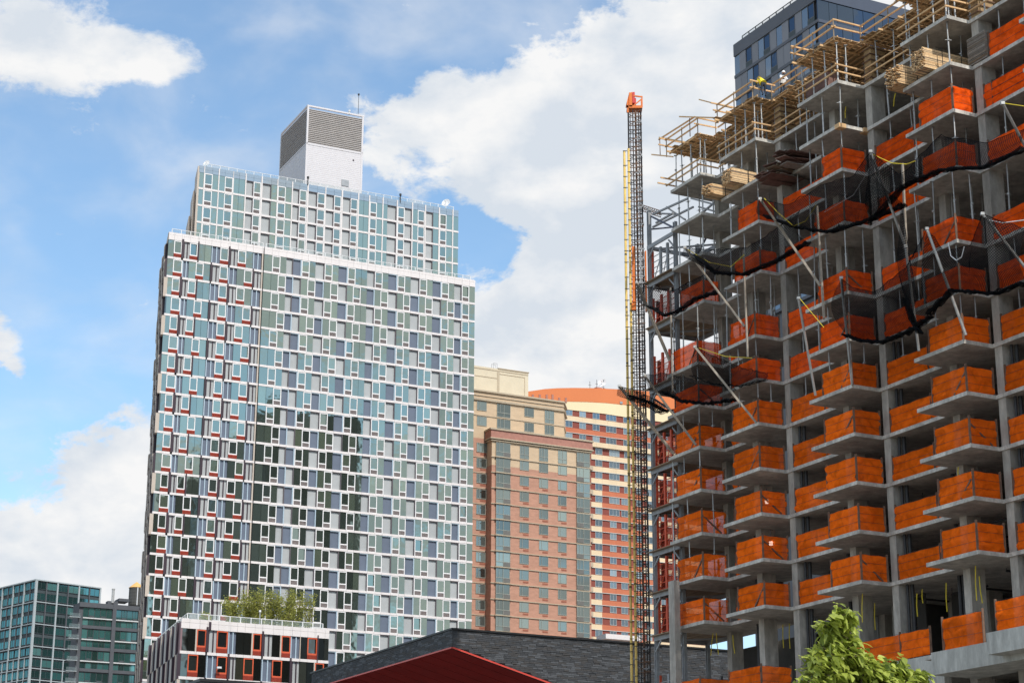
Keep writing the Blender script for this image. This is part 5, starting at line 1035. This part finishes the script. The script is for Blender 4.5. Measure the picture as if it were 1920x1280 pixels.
net([(1303, 650), (1340, 668), (1392, 690), (1440, 700)], [(1300, 705), (1340, 720), (1390, 725), (1440, 712)], [-5.0, -3.6, -2.6, -2.3], [-2.6, -2.6, -2.6, -2.4], 'dark catch net hung over the leftmost balcony edge', seed=5, sag=.2, roll=False, bulge=.2)
net([(1208, 703), (1250, 700), (1320, 715), (1380, 730)], [(1250, 735), (1280, 752), (1330, 757), (1380, 750)], [-5.0, -3.6, -2.6, -2.3], [-4.4, -3.8, -3.2, -2.6], 'lower left black catch net below the leftmost netting', seed=6)
net([(1161, 723), (1200, 735), (1250, 760)], [(1185, 742), (1215, 752), (1255, 772)], [-6.5, -5, -3.4], [-6.2, -4.8, -3.4], 'narrow black catch net reaching past the lattice mast', seed=7, nx=14, ny=5)
net([(1578, 522), (1600, 540), (1640, 548), (1700, 500), (1738, 430)], [(1588, 628), (1620, 640), (1660, 642), (1710, 622), (1750, 595)], [-3.5, -2.6, -2.4, -2.6, -4.2], [-3.4, -3.4, -3.4, -3.2, -3.0], 'large black catch net bag hanging between the third and fourth balcony stacks', seed=8, sag=.2, bulge=1.0)
net([(1738, 430), (1770, 470), (1820, 460), (1842, 401), (1925, 430)], [(1745, 590), (1790, 545), (1830, 548), (1870, 552), (1925, 530)], [-4.2, -2.8, -2.5, -4.5, -2.8], [-3.0, -3.0, -3.2, -3.2, -3.0], 'large black catch net in front of the fourth balcony stack', seed=9, bulge=.6)
net([(1690, 380), (1705, 480), (1720, 560)], [(1702, 560), (1715, 600), (1730, 625)], [-3.0, -2.8, -2.8], [-3.2, -3.2, -3.2], 'narrow folds of black net hanging beside the long pipe', seed=10, nx=10)
# yellow ropes and white hose lines
def rope(pts, g, m_, label, r=.022, cat='rope'):
    Q = [on(x, y, g)[0] for x, y in pts]; b = MB()
    for a, c in zip(Q, Q[1:]): b.tube(a, c, r, 4)
    single('rope', b, m_, label, cat)
rope([(1433, 372), (1460, 400), (1488, 424), (1510, 415), (1530, 385)], -4.2, YELR, 'yellow rope looped under the outrigger of the third balcony stack'); rope([(1288, 467), (1330, 492), (1370, 500), (1395, 478)], -4.2, YELR, 'yellow rope looped below the outrigger of the second balcony stack')
rope([(1637, 290), (1672, 306), (1700, 308), (1716, 302)], -4.4, YELR, 'yellow rope from the top of the long pale outrigger pipe'); rope([(1884, 194), (1925, 200)], -4.4, YELR, 'yellow rope at the tip of the upper right outrigger'); rope([(1500, 560), (1525, 590), (1545, 614)], -3.0, YELR, 'yellow rope off the thin steep outrigger pipe')
rope([(1778, 455), (1783, 480), (1793, 488), (1803, 482), (1808, 462)], -4.0, WHITEM, 'white hose line looping over the fourth stack net', .03, 'hose'); rope([(1850, 412), (1880, 418), (1925, 412)], -3.6, WHITEM, 'pale line along the right edge net', .025, 'hose'); rope([(1310, 652), (1360, 668), (1410, 671)], -3.4, YELR, 'yellow rope above the leftmost hanging net'); rope([(1545, 398), (1600, 366), (1640, 300)], -3.8, WHITEM, 'pale safety line rising to the long outrigger pipe', .02)

# ---- steel hoist frame at the left end
hf = thing('loading_tower', 'steel loading frame with red gates standing at the left end of the concrete slabs', 'hoist frame', W(6.2, 1, 0))
for (u, g, x) in ((7.9, -1.1, 0), (4.5, -.9, 0), (7.9, 3.2, 0), (4.5, 3.2, 0)):
    b = MB(); p = W(u, g, 0); zt_ = ZL[9] + (3.0 if u > 6 and g < 0 else .8); 
    for a in (-.13, .09): b.ob(p + F * a - G * .13, F * .04, G * .26, (0, 0, zt_))
    b.ob(p - F * .1 - G * .02, F * .2, G * .04, (0, 0, zt_)); part(hf, 'column', b, STEELB)
for k, z in LV:
    if k > 9: continue
    w1 = 2.55 if k < 7 or k == 8 else 2.4; red = k not in (5, 8, 9, -1)
    if k == 9: w1 = 1.0
    b = MB(); b.ob(W(4.3, -1.25, z - .36), F * 3.75, G * .12, (0, 0, .30)); b.ob(W(4.3, 3.1, z - .36), F * 3.75, G * .12, (0, 0, .30)); b.ob(W(8.0, -1.2, z - .36), -F * .12, G * 4.4, (0, 0, .3)); b.bar(W(7.85, -1.2, z - 1.1), W(7.1, -1.2, z - .4), .1); b.bar(W(4.6, -1.0, z - 1.1), W(5.3, -1.0, z - .4), .1)
    b.bar(W(8.0, -1, z - .3), W(4.4, 3.2, z - .3), .12); part(hf, 'beam', b, STEELB)
    if k < 9:
        pb_ = MB()
        for j in range(14): part(hf, 'deck_plank', MB().ob(W(4.2 + rs.uniform(-.05, .05), -1.55 + j * .35, z - .05), F * (3.95 + rs.uniform(-.1, .2)), G * .33, (0, 0, .055)), WOODD if k != 9 else STEELB)
    if k >= 9 or k == 5: 
        b = MB(); b.bar(W(7.9, 3.2, z), W(4.5, 3.2, z + 2.5), .12); b.bar(W(7.9, -1, z + 2.4), W(4.5, -1, z + .3), .12); b.bar(W(4.5, 3.2, z + .2), W(7.9, 3.2, z + 2.4), .08); b.bar(W(4.5, 3.2, z + 1.4), W(0, 3.2, z + 2.2), .2); b.bar(W(7.9, -1, z + 1.3), W(7.9, 3.2, z + 2.4), .1); part(hf, 'brace', b, mat('blue_black_steel', (.06, .065, .10), .5, .2, 2)); continue
    for u in (7.7, 6.5, 5.5): part(hf, 'gate_post', MB().ob(W(u, -1.0, z), F * .2, G * .16, (0, 0, w1)), REDST if red or u > 7 else STEELB)
    b = MB()
    for j in range(5): b.bar(W(7.75, -.95, z + .25 + j * .45), W(4.6, -.95, z + .25 + j * .45), .045)
    b.bar(W(7.7, -.9, z + .1), W(6.6, -.9, z + 1.9), .05); b.bar(W(6.4, -.9, z + .1), W(5.6, -.9, z + 1.9), .05); b.bar(W(7.7, 3.1, z + .1), W(5.6, 3.1, z + 2.2), .07); b.bar(W(5.6, 3.1, z + .1), W(7.7, 3.1, z + 2.2), .07)
    part(hf, 'gate_bracing', b, REDST if red else STEELB)
    for u in (7.7, 5.9, 4.5): part(hf, 'gate_post', MB().ob(W(u, 3.0, z), F * .12, G * .12, (0, 0, w1)), REDST if red else DSTEEL)
    if red:
        V, Fc = wrinkled(W(4.7, -.8, z), W(7.7, -.8, z), 2.1, 6, 4, k, .02); part(hf, 'red_mesh', MB().add(V, Fc), REDSH); V, Fc = wrinkled(W(4.6, 3.05, z), W(7.7, 3.05, z), 2.1, 6, 4, k, .02); part(hf, 'red_mesh', MB().add(V, Fc), REDSH); V, Fc = wrinkled(W(7.75, -.9, z), W(7.75, 3.0, z), 2.1, 6, 4, k, .02); part(hf, 'red_mesh', MB().add(V, Fc), REDSH)
        part(hf, 'side_gate', MB().ob(W(7.85, -.6, z), F * .07, G * .5, (0, 0, 2.3)), WOODD)
# top trusses of the frame
b = MB()
for (a, c, g1, g2) in (((1224, 402), (1290, 372), -1.2, -1.2), ((1224, 426), (1300, 388), 2, 2), ((1250, 388), (1285, 412), 3, 3), ((1230, 418), (1262, 400), 1, 1), ((1228, 400), (1275, 402), 3, 3), ((1310, 388), (1372, 405), 3, 3), ((1318, 398), (1345, 375), 3, 3), ((1296, 372), (1345, 385), 3, 3)):
    A, _ = on(a[0], a[1], g1); B_, _ = on(c[0], c[1], g2); b.bar(A, B_, .13)
part(hf, 'top_truss', b, STEELB)
P, u = on(1253, 1090, -2.9); single('concrete_post', MB().ob(W(u, -2.9, 0), -F * .75, G * .45, (0, 0, P.z)), CONC, 'free standing square concrete post at the lower left of the site', 'post')

# ---- lattice mast and its yellow poles
YM = 144.0
mt = at(1189.5, 205, YM); mx_, my_ = mt.x, YM; ZM = mt.z
mast = thing('lattice_mast', 'tall slim dark lattice mast with orange head beside the construction site', 'mast', (mx_, my_, 0)); hw, hd = .50, .42
for sx, sy in ((-1, -1), (1, -1), (1, 1), (-1, 1)): part(mast, 'leg', MB().tube((mx_ + sx * hw, my_ + sy * hd, 0), (mx_ + sx * hw, my_ + sy * hd, ZM), .045, 6), DSTEEL)
for dx, dy, r in ((-.16, -.35, .05), (.06, -.3, .085), (.28, -.38, .03), (-.34, .1, .03), (.36, .3, .035)): part(mast, 'guide_rail', MB().tube((mx_ + dx, my_ + dy, 0), (mx_ + dx, my_ + dy, ZM - .2), r, 6), DSTEEL if r < .08 else RUST)
rb = MB(); c4 = [(-hw, -hd, 0), (hw, -hd, 0), (hw, hd, 0), (-hw, hd, 0)]
for i in range(4): rb.bar(c4[i], c4[(i + 1) % 4], .05)
for i in (0, 2): rb.bar(c4[i], (c4[(i + 1) % 4][0], c4[(i + 1) % 4][1], .7), .035)
rb.bar((hw, -hd, 0), (hw, hd, .7), .035); rb.bar((-hw, -hd, .0), (-hw, hd, .7), .035); rb.bar((.1, -.5, .06), (hw + .05, -.55, .06), .06); rb.bar((-.3, -.45, .3), (.3, -.45, .3), .04); rbm = rb.mesh('lattice_bay', RUST); rb2 = rb.mesh('lattice_bay', DSTEEL)
nb = int((ZM - .3) / .73)
for i in range(nb): link('lattice_bay', rbm if i % 3 else rb2, mast, (0, 0, .2 + i * .73))
cl = MB().box(.05, .5, -.62, -.5, 0, .07).box(.42, .5, -.62, -.3, 0, .22).mesh('bracket', STEELB)
for i in range(nb): 
    if i % 2 == 0: link('bracket', cl, mast, (rs.uniform(-.15, .1), 0, .4 + i * .73))
b = MB(); z = ZM; b.box(mx_ - .62, mx_ + .62, my_ - .5, my_ + .5, z - .1, z + .12); b.box(mx_ - .62, mx_ - .5, my_ - .5, my_ - .4, z - .5, z + .5); b.box(mx_ - .45, mx_ - .2, my_ - .5, my_ + .3, z, z + 1.25)
b.add([(mx_ - .7, my_ - .4, z + .2), (mx_ - .45, my_ - .4, z + 1.2), (mx_ - .2, my_ - .4, z + 1.35), (mx_ - .2, my_ - .4, z + .2), (mx_ - .7, my_ + .2, z + .2), (mx_ - .45, my_ + .2, z + 1.2), (mx_ - .2, my_ + .2, z + 1.35), (mx_ - .2, my_ + .2, z + .2)], [(0, 1, 2, 3), (7, 6, 5, 4), (0, 4, 5, 1), (1, 5, 6, 2), (2, 6, 7, 3), (3, 7, 4, 0)])
b.bar((mx_ - .1, my_ - .45, z + .1), (mx_ + .62, my_ - .45, z + .75), .08); b.bar((mx_ - .1, my_ - .45, z + .98), (mx_ + .62, my_ - .45, z + .88), .1); b.bar((mx_ + .6, my_ - .45, z), (mx_ + .6, my_ - .45, z + .95), .09); b.bar((mx_ + .6, my_ + .4, z), (mx_ + .6, my_ + .4, z + .95), .09)
part(mast, 'head_frame', b, ORST); part(mast, 'head_motor', MB().box(mx_ - .18, mx_ + .02, my_ - .48, my_ + .1, z + .35, z + 1.3).box(mx_ - .1, mx_ + .12, my_ - .4, my_ + .2, z + .3, z + .8), REDP)
for y in (392, 533, 952, 1112):
    z = at(1200, y, YM).z; b = MB(); e = on(1240, y + 11, -1.0)[0]; s_ = Vector((mx_ + .5, my_ - .1, z))
    for dz in (0, .32): b.tube(s_ + Vector((0, 0, dz)), e + Vector((0, 0, dz)), .035, 5); b.tube(s_ + Vector((0, .5, dz)), e + Vector((0, .5, dz)), .035, 5)
    n_ = 9
    for i in range(n_): a = s_.lerp(e, i / n_); c = s_.lerp(e, (i + 1) / n_); b.bar(a, c + Vector((0, 0, .32)), .03); b.bar(a + Vector((0, 0, .32)), a, .03); b.bar(a, c + Vector((0, .5, 0)), .03)
    part(mast, 'wall_tie', b, RUST)
P1_ = at(1190, 468, YM); P2_ = at(1190, 572, YM); b = MB(); b.box(mx_ - .42, mx_ - .22, my_ - .8, my_ - .55, P2_.z, P1_.z); b.box(mx_ + .62, mx_ + .74, my_ - .3, my_ + .3, P2_.z - .5, P1_.z - .2)
for i in range(4): b.box(mx_ - .45, mx_ - .19, my_ - .83, my_ - .6, P2_.z + i * 1.05, P2_.z + i * 1.05 + .08)
hoist = thing('hoist_carriage', 'narrow orange hoist carriage clamped on the lattice mast', 'hoist', (mx_, my_ - .7, P2_.z)); part(hoist, 'panel', b, ORST); part(hoist, 'lower_box', MB().box(mx_ - .5, mx_ - .2, my_ - .85, my_ - .5, P2_.z - .65, P2_.z - .1), ORST)
part(hoist, 'cage', MB().box(mx_ + .1, mx_ + .6, my_ - .65, my_ - .6, P2_.z + .1, P2_.z + .2).box(mx_ + .1, mx_ + .6, my_ - .65, my_ - .6, P2_.z + 1.6, P2_.z + 1.7).box(mx_ + .1, mx_ + .6, my_ - .65, my_ - .6, P2_.z + 2.9, P2_.z + 3.0).box(mx_ + .1, mx_ + .6, my_ - .65, my_ - .6, P1_.z - .2, P1_.z - .1).box(mx_ + .2, mx_ + .3, my_ - .6, my_ - .5, P2_.z, P1_.z), STEELB)
for i, (xx, ytop, lb) in enumerate(((1170.5, 283, 'left one of the two cream and yellow poles beside the mast'), (1178.5, 279, 'right one of the two cream and yellow poles beside the mast'))):
    P = at(xx, ytop, YM - .6); t = thing('yellow_pole', lb, 'pole', (P.x, P.y, 0), 'cream and yellow poles'); part(t, 'tube', MB().tube((P.x, P.y, 0), (P.x, P.y, P.z), .10, 10), YEL)
    cm_ = MB().box(-.12, .22, -.12, -.05, 0, .04).mesh('clamp', DSTEEL); bm_ = MB().tube((0, 0, 0), (0, 0, .16), .1, 10).mesh('dark_sleeve', DSTEEL); zc = 1.0 + i * .4
    n_ = 0
    while zc < P.z: link('clamp', cm_, t, (0, 0, zc)); zc += .95 if n_ % 3 else 1.25; n_ += 1
    for yy in (479, 578, 683, 787, 892, 996, 1102, 1208): link('dark_sleeve', bm_, t, (0, 0, at(xx, yy - i * 6, YM - .6).z))

# ---- people on the deck
SKIN = mat('skin', (.45, .27, .19), .6, .05, 5); DKC = mat('dark_work_clothes', (.03, .035, .05), .9, .1, 4); HELM = mat('yellow_helmet', (.8, .62, .03), .35, .03, 5); HELW = mat('white_helmet', (.8, .8, .78), .35, .03, 5)
def person(x, y, g, label, vest, helm, bend, face=1):
    P, u = on(x, y, g); base = W(u, g, ZDK + .01); fx = F * face; sd2 = G
    def B(a, s_, z): return fx * a + sd2 * s_ + Vector((0, 0, z))
    t = thing('person', label, 'person', base)
    hip = B(0, 0, .92); ch = B(bend * .42, 0, .92 + .5 * cos(bend)); nk = B(bend * .55, 0, .92 + .62 * cos(bend)); hd_ = B(bend * .66, 0, .92 + .82 * cos(bend))
    J = [hip, ch, nk, hd_, B(.02, .12, .88), B(.08, .14, .48), B(-.02, .14, .07), B(.12, .15, .03), B(.02, -.12, .88), B(.1, -.14, .48), B(-.1, -.14, .07), B(.04, -.15, .03), ch + B(0, .2, .07), ch + B(.14, .27, -.2), ch + B(.36, .22, -.32), ch + B(.42, .2, -.36), ch + B(0, -.2, .07), ch + B(.16, -.27, -.18), ch + B(.38, -.2, -.3), ch + B(.45, -.19, -.34)]
    E_ = [(0, 1), (1, 2), (2, 3), (0, 4), (4, 5), (5, 6), (6, 7), (0, 8), (8, 9), (9, 10), (10, 11), (1, 12), (12, 13), (13, 14), (14, 15), (1, 16), (16, 17), (17, 18), (18, 19)]
    Rr = [.16, .17, .07, .11, .1, .075, .05, .045, .1, .075, .05, .045, .075, .055, .042, .045, .075, .055, .042, .045]
    me = bpy.data.meshes.new('body'); me.from_pydata(J, E_, []); me.materials.append(DKC); o = link('body', me, t, (0, 0, 0)); m = o.modifiers.new('skin', 'SKIN'); 
    for i, v in enumerate(me.skin_vertices[0].data): v.radius = (Rr[i], Rr[i]); v.use_root = i == 0
    m.use_smooth_shade = True; o.modifiers.new('sub', 'SUBSURF').levels = 1; o.modifiers['sub'].render_levels = 2
    d = (nk - hip).normalized(); link('vest', MB().tube(hip + d * .05, nk - d * .01, .26, 12, r2=.2).mesh('vest', vest), t, (0, 0, 0))
    for s_ in (1, -1): link('sleeve', MB().tube(ch + B(0, .18 * s_, .07), ch + B(.15, .27 * s_, -.2), .095, 8, r2=.07).mesh('sleeve', vest), t, (0, 0, 0))
    link('face', MB().tube(hd_ - d * .12, hd_ + d * .06, .085, 10, r2=.1).mesh('face', SKIN), t, (0, 0, 0)); hm = link('helmet', MB().tube(hd_ + d * .03, hd_ + d * .1, .135, 12, r2=.12).tube(hd_ + d * .1, hd_ + d * .18, .12, 12, r2=.05).mesh('helmet', helm), t, (0, 0, 0)); link('brim', MB().tube(hd_ + d * .03, hd_ + d * .045, .16, 12).mesh('brim', helm), hm, (0, 0, 0))
person(1433, 190, -.9, 'worker in a yellow jacket bending over on the timber deck', VEST, HELM, .75, 1)
person(1467, 168, .3, 'worker with a white helmet partly hidden behind the timber deck edge', WHITEM, HELW, .3, -1)

# ---- green tree at the bottom
LF2 = bpy.data.materials.new('fresh_green_leaf'); LF2.use_nodes = True; leafmat(LF2, (.33, .43, .085), .42)
YT = 26.0; tb = at(1590, 1500, YT); tr = thing('street_tree', 'leafy green street tree in the foreground at the bottom right', 'tree', (tb.x, tb.y, 0)); rt = random.Random(21)
b = MB(); top_ = at(1568, 1150, YT); b.tube((tb.x, tb.y, 0), (tb.x + .02, tb.y, 3.2), .12, 9, r2=.09); b.tube((tb.x + .02, tb.y, 3.2), top_, .085, 8, r2=.015)
part(tr, 'trunk', b, BARK)
lobes = [(1625, 1246, .3, .2, 240), (1668, 1262, .34, .22, 300), (1705, 1272, .3, .18, 240), (1535, 1240, .3, .22, 240), (1572, 1158, .25, .2, 220), (1566, 1185, .32, .22, 300), (1570, 1212, .40, .28, 460), (1575, 1235, .40, .28, 420), (1548, 1262, .42, .30, 420), (1600, 1270, .5, .32, 520), (1650, 1278, .38, .26, 420), (1690, 1292, .36, .22, 360), (1722, 1310, .3, .2, 260), (1530, 1295, .42, .3, 360), (1640, 1330, .9, .42, 900), (1560, 1370, 1.0, .5, 900), (1680, 1400, 1.0, .5, 700), (1500, 1420, .8, .5, 500)]
br = MB(); leaves = []
def leafverts(c, d, n, L_, w_):
    d = d.normalized(); s_ = d.cross(n).normalized(); n = s_.cross(d)
    return [c, c + d * L_ * .3 + s_ * w_ * .5 + n * w_ * .12, c + d * L_ * .62 + s_ * w_ * .38 + n * w_ * .1 - Vector((0, 0, .01)), c + d * L_ - Vector((0, 0, L_ * .18)), c + d * L_ * .62 - s_ * w_ * .38 + n * w_ * .1 - Vector((0, 0, .01)), c + d * L_ * .3 - s_ * w_ * .5 + n * w_ * .12, c + d * L_ * .5 - n * w_ * .05]
LFC = [(0, 1, 6), (1, 2, 6), (2, 3, 6), (3, 4, 6), (4, 5, 6), (5, 0, 6)]
for (x, y, rx, rz_, n_) in lobes:
    c0 = at(x, y, YT + rt.uniform(-.25, .25)); root_ = Vector((tb.x, tb.y, 0)).lerp(top_, .0); root_.z = max(2.6, c0.z - .9)
    root_.x = tb.x + (top_.x - tb.x) * max(0, (root_.z - 3.2) / (top_.z - 3.2)); br.tube(root_, c0, .03, 5, r2=.01)
    for k in range(n_ // 9 + 1):               # twigs, each with its leaves
        v = Vector((rt.gauss(0, 1), rt.gauss(0, 1), rt.gauss(0, 1))).normalized() * (rt.random() ** .45); tip = c0 + Vector((v.x * rx, v.y * rx, v.z * rz_)); st_ = c0.lerp(tip, .25); br.tube(st_, tip, .008, 4, r2=.004)
        for j in range(9):
            f_ = rt.uniform(.2, 1.1); c = st_.lerp(tip, f_) + Vector((rt.gauss(0, .03), rt.gauss(0, .03), rt.gauss(0, .03)))
            d = Vector((rt.gauss(.55, .5), rt.gauss(-.1, .6), rt.gauss(-.35, .3))); nn = Vector((rt.gauss(0, .4), rt.gauss(0, .4), 1)); L_ = rt.uniform(.105, .175)
            leaves.append((c, leafverts(c, d, nn, L_, L_ * rt.uniform(.45, .6))))
part(tr, 'limb', br, BARK)
leaves.sort(key=lambda l_: (l_[0].y - YT) * .6 - (l_[0].z > 5.2) * .35)
for c, v in leaves[:290]:
    me = bpy.data.meshes.new('leaf'); me.from_pydata([p - c for p in v], [], LFC); me.materials.append(LF2); link('leaf', me, tr, c - tr.location)
b = MB()
for c, v in leaves[290:]: b.add(v, LFC)
part(tr, 'crown', b, LF2, kind='stuff')
